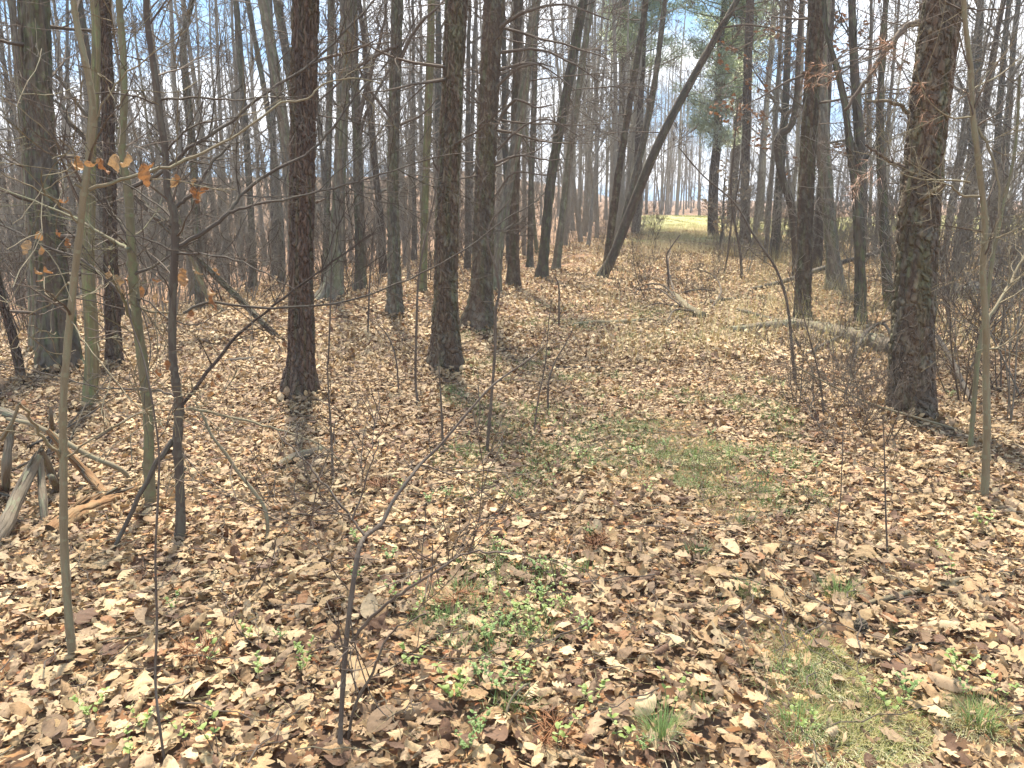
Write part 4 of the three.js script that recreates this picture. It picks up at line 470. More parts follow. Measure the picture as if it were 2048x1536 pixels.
sapling({ name: 'sapling', label: 'slender pale sapling with side stems right of the thickest pine', base: [1970, 1000], bark: 'pale', pts: [[1974, 860], [1972, 750], [1972, 655], [1966, 540], [1970, 450], [1958, 330], [1946, 230], [1941, 135], [1930, 40], [1925, -30]], w: [20, 18, 16, 14, 13, 11, 9], up: 1, per: 4, len: 0.45, knobs: 3,
  br: [{ p: [[1975, 643], [2000, 600], [2022, 567], [2040, 526], [2070, 480]], w: 8, w1: 5, bark: 'pale' }, { p: [[1946, 240], [1980, 300], [2000, 400], [1990, 470], [1972, 540]], w: 6 }, { p: [[1948, 235], [1900, 235], [1860, 205], [1835, 140], [1830, 45]], w: 4, bark: 'pale', z: -0.05 }, { p: [[1940, 365], [1880, 360], [1825, 356], [1790, 335], [1765, 310]], w: 4, bark: 'pale', z: -0.06 }, { p: [[1960, 393], [1920, 390], [1895, 368], [1860, 365]], w: 6, bark: 'pale', z: -0.04 }, { p: [[1972, 700], [2010, 690], [2060, 640]], w: 5 }, { p: [[1968, 480], [2010, 470], [2060, 440]], w: 4 }, { p: [[1944, 180], [2000, 150], [2060, 100]], w: 5 }] });
sapling({ name: 'sapling', label: 'dark slim sapling just left of the slender pale one at right', base: [1940, 905], bark: 'smooth', pts: [[1946, 830], [1958, 700], [1972, 625], [1985, 520], [2005, 420], [2030, 300], [2040, 150]], w: [15, 13, 12, 10, 8, 6], per: 6, len: 0.5, lean: 0.05 });
sapling({ name: 'sapling', label: 'long slender sapling arching up to the left in front of the slim brown pine', base: [1592, 772], bark: 'twig', pts: [[1586, 720], [1573, 600], [1552, 538], [1506, 468], [1469, 406], [1407, 352], [1357, 294]], w: [9, 8, 7, 6, 4, 3], per: 4, len: 0.4, lean: 0.05 });
sapling({ name: 'fallen_branch', label: 'long pale twig sloping right across the foot of the thickest pine', cat: 'branch', base: [1985, 892], bark: 'pale', d: 5.7, pts: [[1961, 878], [1900, 855], [1829, 834], [1741, 807], [1653, 766], [1589, 731]], w: [8, 7, 6, 5, 3], per: 4, len: 0.25, from: 0.1 });
// the upright sticks along the trail, each by itself
for (const [label, base, pts, w, lean = 0] of [
  ['thin pale upright sapling with a kink, between the red pine and the thick dark pine', [838, 806], [[832, 777], [833, 650], [838, 548], [850, 480], [868, 400], [880, 330]], 8],
  ['dark sapling bent at a knuckle, right in front of the tall flared pine', [972, 908], [[982, 805], [990, 700], [992, 617], [998, 585], [992, 540], [975, 480], [985, 440], [1020, 400]], 9],
  ['short straight stick in front of the foot of the thick dark pine', [886, 892], [[882, 800], [877, 719]], 7],
  ['bare stick standing right of the red pine foot', [665, 960], [[663, 880], [658, 800], [654, 722]], 8],
  ['arched thin sapling left of the thick dark pine foot', [798, 790], [[792, 719], [780, 680], [762, 655], [745, 645]], 5],
  ['thin whip with side twigs in the middle of the trail, right of the centre shrub', [1096, 824], [[1098, 760], [1112, 720], [1130, 690], [1145, 660]], 6],
  ['thin straight whip right beside the one in the middle of the trail', [1066, 870], [[1076, 800], [1090, 730], [1098, 640], [1104, 600]], 5],
  ['dark bent sapling at the left trail edge before the leaning tree', [1118, 654], [[1118, 610], [1117, 570], [1108, 548]], 6],
  ['forked dark sapling standing in the trail right of the leaning tree', [1338, 585], [[1336, 540], [1334, 510], [1345, 490], [1360, 470]], 6],
  ['thin dark sapling with a leaning twin, left of the slim brown pine', [1484, 556], [[1480, 500], [1470, 450], [1462, 380], [1468, 300], [1476, 200]], 8],
  ['thin dark sapling leaning left beside the twin sapling', [1447, 552], [[1455, 510], [1462, 450], [1475, 380], [1485, 300]], 6],
  ['dark upright sapling standing in the leaves at right, below the slim brown pine', [1778, 1112], [[1772, 1040], [1770, 960], [1768, 880], [1765, 830]], 6],
  ['thin reddish whip left of the dark upright sapling at right', [1668, 1090], [[1680, 1010], [1684, 930], [1686, 860], [1690, 780]], 4],
  ['thin leaning whip at the right trail edge in front of the long log', [1650, 838], [[1640, 760], [1620, 680], [1600, 610], [1575, 540]], 5],
  ['slender upright stem between the red pine and its mossy grey neighbour', [735, 672], [[738, 600], [742, 520], [750, 430]], 6],
  ['slender dark stem right of the red pine, reaching up to its broken stub', [655, 735], [[660, 640], [662, 560], [664, 480], [668, 420]], 5],
]) sapling({ name: 'thin_sapling', label, base, pts, w: [w, w * 0.85, w * 0.65, w * 0.4], per: 5, len: 0.25, lean: lean || 0.02, from: 0.25 });
{   // bushy bare shrubs before the long log
  const rnd = RNG(404), group = 'bare shrubs in front of the long log';
  for (const [x, y] of [[1640, 850], [1665, 800], [1702, 868], [1735, 840], [1755, 890], [1600, 820]]) copy(SHR[rnd() < 0.5 ? 1 : 3], ground(x, y), rnd() * 6, rnd.r(0.34, 0.62), 'small twiggy bare shrub growing before the lichen covered log at right', group);
  for (const [x, y] of [[2010, 790], [2040, 850], [1905, 745], [1930, 800], [2075, 800], [2000, 700], [1890, 700], [2050, 720]]) copy(rnd.pick(SHR), ground(x, y), rnd() * 6, rnd.r(0.6, 1), 'tangled bare shrub at the right picture edge beside the thickest pine', 'bare shrubs at the right picture edge');
  for (const [x, y] of [[1300, 600], [1370, 590], [1420, 560], [1280, 560], [1340, 540], [1400, 610], [1250, 590]]) copy(SHR[3], ground(x, y), rnd() * 6, rnd.r(0.35, 0.6), 'low twiggy bare bush on the trail around the pale dead log', 'low bushes around the pale dead log');
}

// ---------------------------------------------------------------- logs and sticks on the ground
let logSeed = 5000;
function log(name, label, cat, pixels, w, bk, o = {}) {   // lies along the ground points seen at these pixels
  const rnd = RNG(logSeed += 11), g = pixels.map(([x, y, up = 0]) => { const p = o.d ? at(x, y, o.d + (o.dz ?? 0) * 0) : ground(x, y); return p.add(V3(0, up, 0)); }), k = PXM(g[0]), t = thing(name, label, cat, g[0].clone(), o.group), n = Math.max(6, g.length * 8), pts = curve(g, n), rad = pts.map((p, i) => { const f = i / n * (w.length - 1), j = Math.min(w.length - 2, Math.floor(f)); return lerp(w[j], w[j + 1], f - j) / 2 * PXM(p) * (1 + 0.16 * (vnoise(i * 0.9, logSeed, 2) - 0.5)); }); pts.forEach((p, i) => { p.y += rad[i] * (o.sink ?? 0.6); });
  const mb = new MB(g[0]); mb.tube(pts, rad, rad[0] > 0.04 ? 18 : rad[0] > 0.012 ? 9 : 5, rad[0] > 0.03 ? 0.14 : 0.08, rnd); mb.build(rad[0] > 0.03 ? 'trunk' : 'stem', BK[bk], t);
  for (const b of o.br ?? []) { const l = b.p.map(([x, y, up = 0]) => ground(x, y).add(V3(0, up, 0))); branchLine(t, 'branch', l, b.w / 2 * PXM(l[0]), b.w * 0.15 * PXM(l[0]), BK[b.bark ?? 'twig'], rnd, { per: b.per ?? 4, len: b.len ?? 0.35 }); }
  if (o.per) { const tb = new MB(g[0]); twigs(tb, pts, rad, rnd, o.per, o.len ?? 0.3, { r: o.r ?? 0.005 }); tb.build('twigs', BK.twig, t).userData.kind = 'stuff'; }
  o.extra?.(t, pts, rad, rnd); return t;
}
const chips = (name, mat, n, size) => (t, pts, rad, rnd) => { for (let k = 0; k < n; k++) { const i = rnd() * (pts.length - 1) | 0, a = rnd.r(-0.4, 3.5), r = rad[i], mb = new MB(t.position), T = pts[i + 1].clone().sub(pts[i]).normalize(), p = pts[i].clone().add(V3(0, Math.sin(a) * r, Math.cos(a) * r)), e = p.clone().addScaledVector(T, rnd.r(0.5, 1) * size * (rnd() < 0.5 ? -1 : 1)).add(V3(0, rnd.r(0, 0.25) * r, rnd.s(0.2) * r)); mb.tube([p, p.clone().lerp(e, 0.5).add(V3(0, 0.004, 0)), e], [r * 0.22, r * 0.2, r * 0.05], 5, 0.3, rnd); mb.build(name, mat, t); } };
log('fallen_log', 'long lichen covered log lying left of the thickest pine', 'log', [[1462, 668], [1510, 664], [1551, 661], [1589, 660], [1635, 668], [1697, 684], [1750, 700], [1782, 712]], [17, 19, 22, 25, 29, 32, 32], 'dead', { sink: 0.9, per: 1.5, extra: chips('bark_flake', BK.dead, 26, 0.16) });
log('fallen_log', 'thin dark log lying behind the lichen covered one', 'log', [[1472, 624], [1500, 632], [1530, 640], [1571, 650]], [9, 10, 10, 8], 'dark', { sink: 1, per: 2 });
log('fallen_log', 'brown log stretching right from behind the slender pale sapling', 'log', [[1990, 712], [2048, 720], [2140, 735]], [17, 20, 22], 'rotten', { sink: 0.8, extra: chips('bark_flake', BK.dead, 10, 0.2) });
log('fallen_log', 'big grey log lying far back to the right of the thickest pine', 'log', [[1850, 600], [1905, 598], [1961, 594], [2048, 588], [2150, 584]], [24, 28, 30, 30, 28], 'oak', { sink: 1, extra: chips('bark_flake', BK.oak, 16, 0.3) });
log('fallen_branch', 'dark dead branch propped up behind the slim brown pine', 'branch', [[1495, 582, 0.02], [1560, 575, 0.10], [1618, 566, 0.22], [1712, 552, 0.4], [1776, 545, 0.52]], [7, 9, 10, 9, 7], 'dark', { sink: 0, per: 3, len: 0.5 });
log('fallen_log', 'pale dead log pointing down the trail with a spray of grey branches', 'log', [[1405, 638], [1378, 622], [1346, 592], [1330, 585]], [16, 14, 10, 6], 'pale', { sink: 0.8, br: [{ p: [[1378, 622], [1345, 612, 0.12], [1310, 600, 0.2], [1280, 598, 0.15]], w: 5 }, { p: [[1355, 600], [1320, 585, 0.15], [1290, 580, 0.1], [1262, 596]], w: 5 }, { p: [[1390, 630, 0.05], [1350, 640, 0.15], [1330, 655, 0.04]], w: 6 }, { p: [[1400, 640], [1440, 610, 0.2], [1420, 585, 0.35], [1385, 578, 0.4]], w: 6 }, { p: [[1350, 595], [1335, 560, 0.3], [1340, 540, 0.55]], w: 5 }, { p: [[1370, 615], [1310, 620, 0.1], [1270, 625]], w: 4 }, { p: [[1346, 592], [1390, 590, 0.1], [1440, 588, 0.04]], w: 6 }] });
log('fallen_pole', 'dead pole lying level across the trail left of the pale dead log', 'log', [[1140, 652], [1185, 650], [1230, 650], [1290, 645], [1340, 644]], [6, 10, 11, 9, 7], 'pale', { sink: 0.9, per: 1.5 });
log('stick', 'pale straight stick lying in the leaves in the lower right', 'stick', [[1672, 1232], [1769, 1206], [1840, 1188], [1909, 1172], [2024, 1156]], [9, 12, 13, 13, 11], 'pale', { sink: 1.6 });
log('stick', 'short pale stick in the leaves below the thickest pine', 'stick', [[1535, 1038], [1590, 1022], [1640, 1014]], [9, 9, 6], 'pale', { sink: 1.4 });
log('stick', 'thick mossy piece of branch in the leaves right of the dark barked sapling', 'stick', [[548, 942], [595, 920], [642, 906]], [13, 17, 15], 'dead', { sink: 1 });
log('stick', 'thin dark stick lying across the trail behind the centre shrub', 'stick', [[1072, 740], [1132, 740], [1205, 738]], [5, 7, 5], 'dark', { sink: 1.2, per: 3 });
log('stick', 'bent pale twig in the leaves left of the centre shrub', 'stick', [[572, 1180], [600, 1192], [623, 1198], [648, 1214], [662, 1234]], [7, 7, 6, 5], 'pale', { sink: 1.6 });
log('stick', 'dark stick left of the grass tuft, pointing up the trail', 'stick', [[1437, 1199], [1470, 1182], [1500, 1170]], [9, 9, 7], 'dark', { sink: 1.4 });
log('fallen_log', 'dark rotten log in the leaves behind the dark barked sapling', 'log', [[448, 728], [480, 726], [508, 722]], [10, 12, 10], 'dark', { sink: 0.9 });
log('stick', 'dark root like stick at the foot of the thick dark pine', 'stick', [[815, 748], [840, 740], [868, 738], [890, 752]], [6, 7, 7, 4], 'dark', { sink: 1 });
log('stick', 'thin curved stick at the foot of the red pine', 'stick', [[590, 812], [605, 808], [640, 806]], [5, 6, 4], 'dark', { sink: 1.4 });
log('fallen_log', 'mossy log lying at the left edge behind the brush pile', 'log', [[-40, 828], [20, 838], [60, 850]], [24, 20, 12], 'dead', { sink: 0.9 });
log('stick', 'grey forked stick lying far left of the trail behind the saplings', 'stick', [[640, 765], [690, 770], [720, 768]], [5, 6, 4], 'dead', { sink: 1.2, per: 3 });
log('stick', 'curled pale dead stem in the foreground right of the centre shrub', 'stick', [[1005, 1455], [1022, 1430, 0.05], [1045, 1420, 0.08], [1060, 1400, 0.06]], [6, 6, 5, 3], 'pale', { sink: 1.2 });
log('stick', 'curved brown twig lying among leaves at the lower right', 'stick', [[1770, 1318], [1800, 1310], [1840, 1290], [1880, 1288]], [6, 7, 6, 4], 'dark', { sink: 1.4 });
for (const [label, px, w] of [['dark stick lying before the left end of the lichen covered log', [[1448, 700], [1485, 684], [1520, 672]], [5, 6, 4]], ['dark crooked stick in front of the middle of the lichen covered log', [[1650, 778], [1690, 762], [1728, 754]], [7, 7, 4]], ['thin dark branch lying behind the pale dead log', [[1400, 610], [1460, 600], [1540, 598]], [6, 6, 4]], ['dark branch arching off the right end of the lichen covered log', [[1700, 730], [1730, 700, 0.2], [1760, 690, 0.25], [1800, 720, 0.05]], [7, 7, 4]], ['grey branch lying toward the forked tree foot', [[1600, 720], [1650, 700, 0.06], [1720, 672, 0.1]], [8, 7, 4]], ['dark broken branch slanting right of the thickest pine foot', [[1868, 730, 0.3], [1905, 765, 0.15], [1945, 815, 0.02]], [9, 10, 7]]]) log('fallen_branch', label, 'branch', px, w, 'dark', { sink: 0.8, per: 5, len: 0.4 });
{   // the heap of broken branches at left, each piece by itself
  const B = (label, line, w, bk, extra) => { const rnd = RNG(logSeed += 11), pts0 = line.map(([x, y, dd]) => dd ? at(x, y, dd) : ground(x, y)), t = thing('broken_branch', label, 'branch', pts0[0].clone()), n = 22, pts = curve(pts0, n), rad = pts.map((p, i) => { const f = i / n * (w.length - 1), j = Math.min(w.length - 2, Math.floor(f)); return lerp(w[j], w[j + 1], f - j) / 2 * PXM(p) * (1 + 0.2 * (vnoise(i * 0.7, logSeed, 2) - 0.5)); }), mb = new MB(pts0[0]); mb.tube(pts, rad, 12, 0.14, rnd); mb.build('stem', BK[bk], t); extra?.(t, pts, rad, rnd); };
  B('thick grey branch of the brush pile slanting down to the left edge', [[-25, 1105], [5, 1062, 3.75], [30, 1007, 3.95], [62, 940, 4.15], [80, 910, 4.2]], [38, 32, 26, 24, 16], 'dead', chips('bark_flake', BK.dead, 8, 0.12));
  B('upright grey branch propping the brush pile', [[90, 1050], [86, 1000, 4.05], [83, 960, 4.15], [81, 912, 4.2]], [14, 15, 14, 9], 'dead');
  B('short grey branch leaning right in the brush pile', [[120, 985], [108, 960, 4.45], [96, 930, 4.35], [82, 900, 4.25]], [17, 17, 15, 10], 'dead');
  B('peeling brown branch of the brush pile slanting down to the right', [[220, 999], [176, 950, 4.5], [140, 912, 4.5], [95, 860, 4.5]], [17, 18, 15, 9], 'rotten', chips('bark_flake', BK.dead, 10, 0.12));
  B('long pale pole resting on top of the brush pile', [[264, 964], [243, 940, 4.6], [176, 910, 4.6], [104, 868, 4.65], [63, 848, 4.7], [15, 838, 4.8]], [6, 9, 11, 11, 10, 7], 'pale');
  B('pale crossing stick at the left of the brush pile', [[-5, 880], [14, 862, 4.3], [26, 840, 4.3], [39, 806, 4.3]], [7, 8, 7, 5], 'pale');
  B('dark branch standing at the left picture edge in the brush pile', [[12, 985], [13, 930, 4.4], [20, 870, 4.5], [26, 850, 4.5]], [16, 17, 15, 9], 'dead');
  B('weathered stub poking up behind the brush pile', [[104, 858], [102, 835, 5.1], [101, 815, 5.1]], [10, 9, 5], 'dead');
  B('small branch leaning at the back of the brush pile', [[112, 975], [104, 955, 4.3], [96, 950, 4.4]], [14, 12, 7], 'dead');
  { const rnd = RNG(611); for (let k = 0; k < 16; k++) { const x = rnd.r(-30, 190), y = rnd.r(850, 1010), a = ground(x, y), d = -a.z, L = rnd.r(0.35, 0.9), az = rnd() * 6.28, e = a.clone().add(V3(Math.cos(az) * L, rnd.r(0.05, 0.45), Math.sin(az) * L * 0.6)), o = thing('thin_stick', 'thin dark crossed stick of the brush pile at left', 'stick', a, 'thin sticks of the brush pile'), mb = new MB(a), pts = curve([a, a.clone().lerp(e, 0.5).add(V3(rnd.s(0.05), rnd.s(0.04), rnd.s(0.05))), e], 10), rad = taper(rnd.r(0.006, 0.012), 0.003, 11); mb.tube(pts, rad, 6, 0.15, rnd); twigs(mb, pts, rad, rnd, 4, 0.2); mb.build('stem', BK[rnd.pick(['dark', 'twig', 'dead'])], o); } }
  log('rotten_log', 'crumbling orange brown rotten log below the brush pile', 'log', [[100, 1072], [140, 1048], [190, 1022], [235, 1002], [270, 990]], [34, 44, 40, 26, 10], 'rotten', { sink: 0.35, extra: (t, pts, rad, rnd) => { for (let k = 0; k < 26; k++) { const i = 1 + (rnd() * (pts.length - 4) | 0), T = pts[i + 1].clone().sub(pts[i]).normalize(), r = rad[i], a = rnd.r(0.1, 3.0), p = pts[i].clone().add(V3(0, Math.sin(a) * r * rnd.r(0.7, 1.1), Math.cos(a) * r)), L = rnd.r(0.08, 0.25), mb = new MB(t.position), e = p.clone().addScaledVector(T, L).add(V3(rnd.s(0.01), rnd.r(-0.005, 0.03), rnd.s(0.01))); mb.tube([p, p.clone().lerp(e, 0.4), p.clone().lerp(e, 0.8), e], [0.004, rnd.r(0.008, 0.016), 0.008, 0.001], 4, 0.5, rnd); mb.build('splinter', BK[k % 3 ? 'rotten' : 'dead'], t); } } });
}
// ---------------------------------------------------------------- grass, seedlings, needles, a cone
const bladeMat = (c, tr = 0.3) => { const m = new THREE.MeshPhysicalMaterial({ color: new THREE.Color().setRGB(...c), roughness: 0.65, side: THREE.DoubleSide, transmission: tr, thickness: 0 }); m.name = 'plant'; return m; };
const GRASSM = { green: bladeMat([0.13, 0.215, 0.045]), dry: bladeMat([0.42, 0.36, 0.15]), olive: bladeMat([0.27, 0.275, 0.06]), fresh: bladeMat([0.20, 0.28, 0.045], 0.4), deep: bladeMat([0.085, 0.16, 0.05]) };
function blades(n, R, h, w, rnd, spread, curl) { const mb = new MB(); for (let k = 0; k < n; k++) { const a = rnd() * 6.283, r = R * Math.sqrt(rnd()), x = Math.cos(a) * r, z = Math.sin(a) * r, hh = h * rnd.r(0.5, 1.2), b = a + rnd.s(1.2), ln = spread * rnd.r(0.2, 1.2), sx = -Math.sin(b) * w / 2, sz = Math.cos(b) * w / 2, i0 = mb.p.length / 3; let px = x, py = -0.005, pz = z, an = rnd.s(0.2) + 0.15; for (let i = 0; i <= 4; i++) { const f = 1 - i / 4 * 0.92; mb.vert(px - sx * f, py, pz - sz * f, -Math.cos(b) * 0.7, 0.7, -Math.sin(b) * 0.7, 0, 0); mb.vert(px + sx * f, py, pz + sz * f, -Math.cos(b) * 0.7, 0.7, -Math.sin(b) * 0.7, 0, 0); an += ln * curl / 4; px += Math.cos(b) * Math.sin(an) * hh / 4; pz += Math.sin(b) * Math.sin(an) * hh / 4; py += Math.cos(an) * hh / 4; } for (let i = 0; i < 4; i++) { const q = i0 + i * 2; mb.ix.push(q, q + 1, q + 2, q + 2, q + 1, q + 3); } } return mb.geo(); }
{
  const rnd = RNG(3100);
  for (const [x, y, label, R, h, n] of [[1676, 1196, 'dark green grass tuft beside the pale straight stick at lower right', 0.05, 0.13, 170], [1500, 1196, 'thin green grass tuft right of the dark stick on the trail', 0.04, 0.1, 90], [1394, 1110, 'short green grass tuft in the middle of the trail', 0.045, 0.09, 110], [1488, 1052, 'light green grass tuft farther up the trail at right', 0.05, 0.09, 110], [1322, 1482, 'bright green dense grass tuft at the bottom of the picture', 0.035, 0.13, 170], [1440, 1232, 'small sparse grass tuft near the left trail edge', 0.03, 0.08, 60], [1958, 1452, 'green grass tuft in the lower right corner', 0.05, 0.1, 150], [1790, 1270, 'tiny grass tuft next to the pine cone', 0.02, 0.07, 40]]) { const o = thing('grass_tuft', label, 'grass', ground(x, y)); put(blades(n, R, h, 0.0034, rnd, 1, 1.1), 'blades', GRASSM[rnd() < 0.6 ? 'green' : 'deep'], o); put(blades(Math.round(n * 0.35), R * 1.3, h * 0.9, 0.003, rnd, 1.5, 1.3), 'dry_blades', GRASSM.dry, o); }
  PATCHES.forEach(([p, r], i) => { const far = p.z < -3.6, o = thing('grass_patch', ['olive dry grass patch below the pine cone, upper part', 'olive dry grass patch below the pine cone, lower part', 'wide straw coloured grass patch at the lower right', 'straw and green grass patch right of the widest one', 'low yellow grass at the bottom edge, right of the middle', 'small straw grass patch left of the widest one', 'grass patch near the lower right corner', 'pale grass on the trail beyond the light green tuft', 'faint grass patch farther up the trail', 'faint grass beside the light green tuft', 'faint green patch far up the middle of the trail', 'faint grass at the left edge of the trail'][i], 'grass', p); o.userData.kind = 'stuff'; const k = far ? 0.35 : 1; for (const [mm, f, w] of [['dry', 1, 0.003], ['olive', 0.75, 0.003], ['green', far ? 0.8 : 0.22, 0.003]]) put(blades(Math.round(13000 * r * r * f * k * 3.2), r, 0.06, w, rnd, 2.4, 1.7), `${mm}_blades`.replace('olive', 'olive'), GRASSM[mm], o).userData.kind = 'stuff'; });
  // seedlings with small oval leaves
  const seedling = (n, h, size, mat) => { const g = new THREE.Group(); g.name = 'green_seedling'; const st = []; for (let s = 0; s < n; s++) { const mb = new MB(), a = rnd() * 6.3, pts = curve([V3(0, -0.02, 0), V3(Math.cos(a) * h * 0.2, h * 0.55, Math.sin(a) * h * 0.2), V3(Math.cos(a) * h * 0.45, h * rnd.r(0.8, 1.1), Math.sin(a) * h * 0.45)], 5); mb.tube(pts, taper(0.0016, 0.0008, 6), 4); mb.build('stem', BK.twig, g); const lb = new MB(); for (let i = 2; i <= 5; i++) for (const sd of [0, 1]) { const b = i * 1.57 + sd * Math.PI + rnd.s(0.4), m = new THREE.Matrix4().compose(pts[i], new THREE.Quaternion().setFromEuler(new THREE.Euler(-0.5 - rnd() * 0.5, b, rnd.s(0.3), 'YXZ')), V3(1, 1, 1).multiplyScalar(size * rnd.r(0.7, 1.3) * (i === 5 ? 0.8 : 1))); lb.add(sprout, m); } lb.build('leaves', mat, g); } return g; };
  const sprout = (() => { const r2 = RNG(9); const g = leafGeo('oval', 6, 1, r2, 0.5); g.scale(1.1, 1, 1); g.translate(0, 0, 0.5); return g; })();
  const SEED = [seedling(2, 0.10, 0.022, GRASSM.fresh), seedling(3, 0.12, 0.024, GRASSM.fresh), seedling(4, 0.09, 0.02, GRASSM.green), seedling(2, 0.15, 0.022, GRASSM.fresh)];
  const cluster = (list, label, group, s = 1) => list.forEach(([x, y]) => { const o = copy(rnd.pick(SEED), ground(x, y), rnd() * 6.3, s * rnd.r(0.6, 1.1), label, group); o.userData.category = 'seedling'; });
  cluster([[780, 1129], [828, 1190], [719, 1101], [808, 992], [859, 1013], [712, 1167], [825, 1351], [907, 1413], [895, 1000], [790, 1210]], 'small green seedling in the leaves around the centre shrub', 'seedlings around the centre shrub');
  cluster([[996, 1105], [1010, 1130], [1075, 1153], [1126, 1225], [1081, 1208], [979, 1273], [975, 1290], [1064, 1276], [996, 1396], [1167, 1276], [1047, 1368], [1037, 1243], [1076, 1216], [1061, 1287], [1171, 1272], [960, 1365], [1046, 1365], [1127, 1230], [1032, 1406], [1095, 1235], [1010, 1265], [1115, 1205]], 'bright green seedling with paired leaves in the foreground right of the centre shrub', 'seedlings right of the centre shrub');
  cluster([[910, 1418], [932, 1511], [1290, 1511], [1112, 1516], [1188, 1426], [1240, 1500], [960, 1480], [1340, 1440]], 'green seedling near the bottom edge of the picture', 'seedlings near the bottom edge');
  cluster([[603, 1355], [613, 1331], [520, 1362], [185, 1452], [374, 1495], [437, 1515], [437, 1350], [496, 1290], [260, 1527], [287, 1475], [350, 1230], [560, 1290]], 'small green seedling in the left foreground leaves', 'seedlings in the left foreground');
  cluster([[1574, 951], [1519, 938], [1632, 944], [1929, 968], [1964, 1067], [1875, 1112], [1902, 1177], [1600, 990], [1790, 840], [1850, 835], [1900, 800]], 'small green plant in the leaves near the thickest pine', 'small plants near the thickest pine');
  cluster([[1813, 1403], [1916, 1368], [1741, 1403], [1926, 1396], [1780, 1440], [2000, 1410]], 'green seedling among the big oak leaves at lower right', 'seedlings at lower right');
  cluster([[1040, 960], [1100, 990], [1160, 930], [1200, 1000], [1260, 920], [1300, 1000], [1120, 880], [1240, 860], [1040, 1050], [1180, 1080], [1330, 900], [1420, 880], [1010, 930]], 'tiny green plant farther up the trail', 'tiny plants farther up the trail', 0.9);
  SEED.forEach((s) => scene.remove(s));
  // thinly spread new grass and green shoots along the trail
  { const tg = blades(14, 0.05, 0.07, 0.003, rnd, 1.2, 1.2), N = 1500, im = new THREE.InstancedMesh(tg, GRASSM.green, N), im2 = new THREE.InstancedMesh(SEED[0].children[1].geometry, GRASSM.fresh, 380), m = new THREE.Matrix4(); const spot = (k) => { for (let q = 0; q < 40; q++) { const d = rnd.r(1.9, 13), x = 0.25 + 0.10 * d + rnd.s(0.45 + 0.16 * d) - (d < 4 ? 0.25 : 0); if (fbm(x * 1.3 + 40, d * 1.3, 17, 3) > 0.52) return onLand(x, -d, 0.02); } return onLand(0.5, -3, 0); }; for (let k = 0; k < N; k++) { const s = rnd.r(0.5, 1.3); const sc0 = 0; m.compose(spot(), new THREE.Quaternion().setFromEuler(new THREE.Euler(rnd.s(0.3), rnd() * 6.3, rnd.s(0.3))), V3(s, s, s)); im.setMatrixAt(k, m); } for (let k = 0; k < 380; k++) { const s = rnd.r(0.3, 0.8); m.compose(spot(), new THREE.Quaternion().setFromEuler(new THREE.Euler(rnd.s(0.2), rnd() * 6.3, rnd.s(0.2))), V3(s, s, s)); im2.setMatrixAt(k, m); } im.name = 'sparse_grass'; im2.name = 'green_shoots'; for (const i of [im, im2]) { i.castShadow = i.receiveShadow = true; i.userData.kind = 'stuff'; forestFloor.add(i); } }
  // moss at the feet of some trunks, leaves banked against them
  const moss = blades(120, 0.06, 0.03, 0.003, rnd, 1, 1); for (const o of scene.children.filter((c) => /^(oak_tree|pine_tree)/.test(c.name) && c.position.z > -13)) { if (/moss|thickest/.test(o.userData.label)) for (let k = 0; k < 9; k++) { const a = rnd.r(-0.3, 3.4), w = o.userData.foot * rnd.r(1.2, 1.55), m = put(moss, 'moss', GRASSM.green, o); m.position.set(Math.cos(a) * w, rnd.r(0.0, 0.04), Math.sin(a) * w); m.scale.setScalar(rnd.r(0.5, 1)); m.userData.kind = 'stuff'; } }
  // leaves banked against the feet of the near trees
  { const r2 = RNG(909), g = leafGeo('oval', 8, 1, r2, 1), g2 = leafGeo('white', 10, 1, r2, 1), up = V3(0, 1, 0), q = new THREE.Quaternion(), m = new THREE.Matrix4(), ms = [[], []], col = new THREE.Color(); for (const o of scene.children) if (o.userData.foot && o.position.z > -14) { const w = o.userData.foot, N = Math.round(90 + 900 * w); for (let k = 0; k < N; k++) { const a = r2() * 6.283, u = Math.pow(r2(), 1.6), rr = w * (1.15 + 1.7 * u) + 0.02, x = o.position.x + Math.cos(a) * rr, z = o.position.z + Math.sin(a) * rr, lift = (0.10 * (1 - u) * (0.5 + 0.5 * vnoise(a * 2, w * 50, 3)) + 0.02) * r2.r(0.3, 1), s = r2.r(0.04, 0.11), n = V3(Math.cos(a) * 0.5 * (1 - u) + r2.s(0.35), 1, Math.sin(a) * 0.5 * (1 - u) + r2.s(0.35)).normalize(); q.setFromUnitVectors(up, n).multiply(new THREE.Quaternion().setFromAxisAngle(up, r2() * 6.283)); ms[k % 2].push(m.compose(V3(x, land(x, z) + lift, z), q, V3(s, s, s)).clone()); } } [g, g2].forEach((geo, i) => { const im = new THREE.InstancedMesh(geo, M.leaf, ms[i].length); ms[i].forEach((mm, k) => { im.setMatrixAt(k, mm); const c = TONES[tone(r2)], f = r2.r(0.7, 1.1); im.setColorAt(k, col.setRGB(c[0] * f, c[1] * f, c[2] * f)); }); im.name = 'leaf_drift'; im.castShadow = im.receiveShadow = true; im.userData.kind = 'stuff'; forestFloor.add(im); }); }
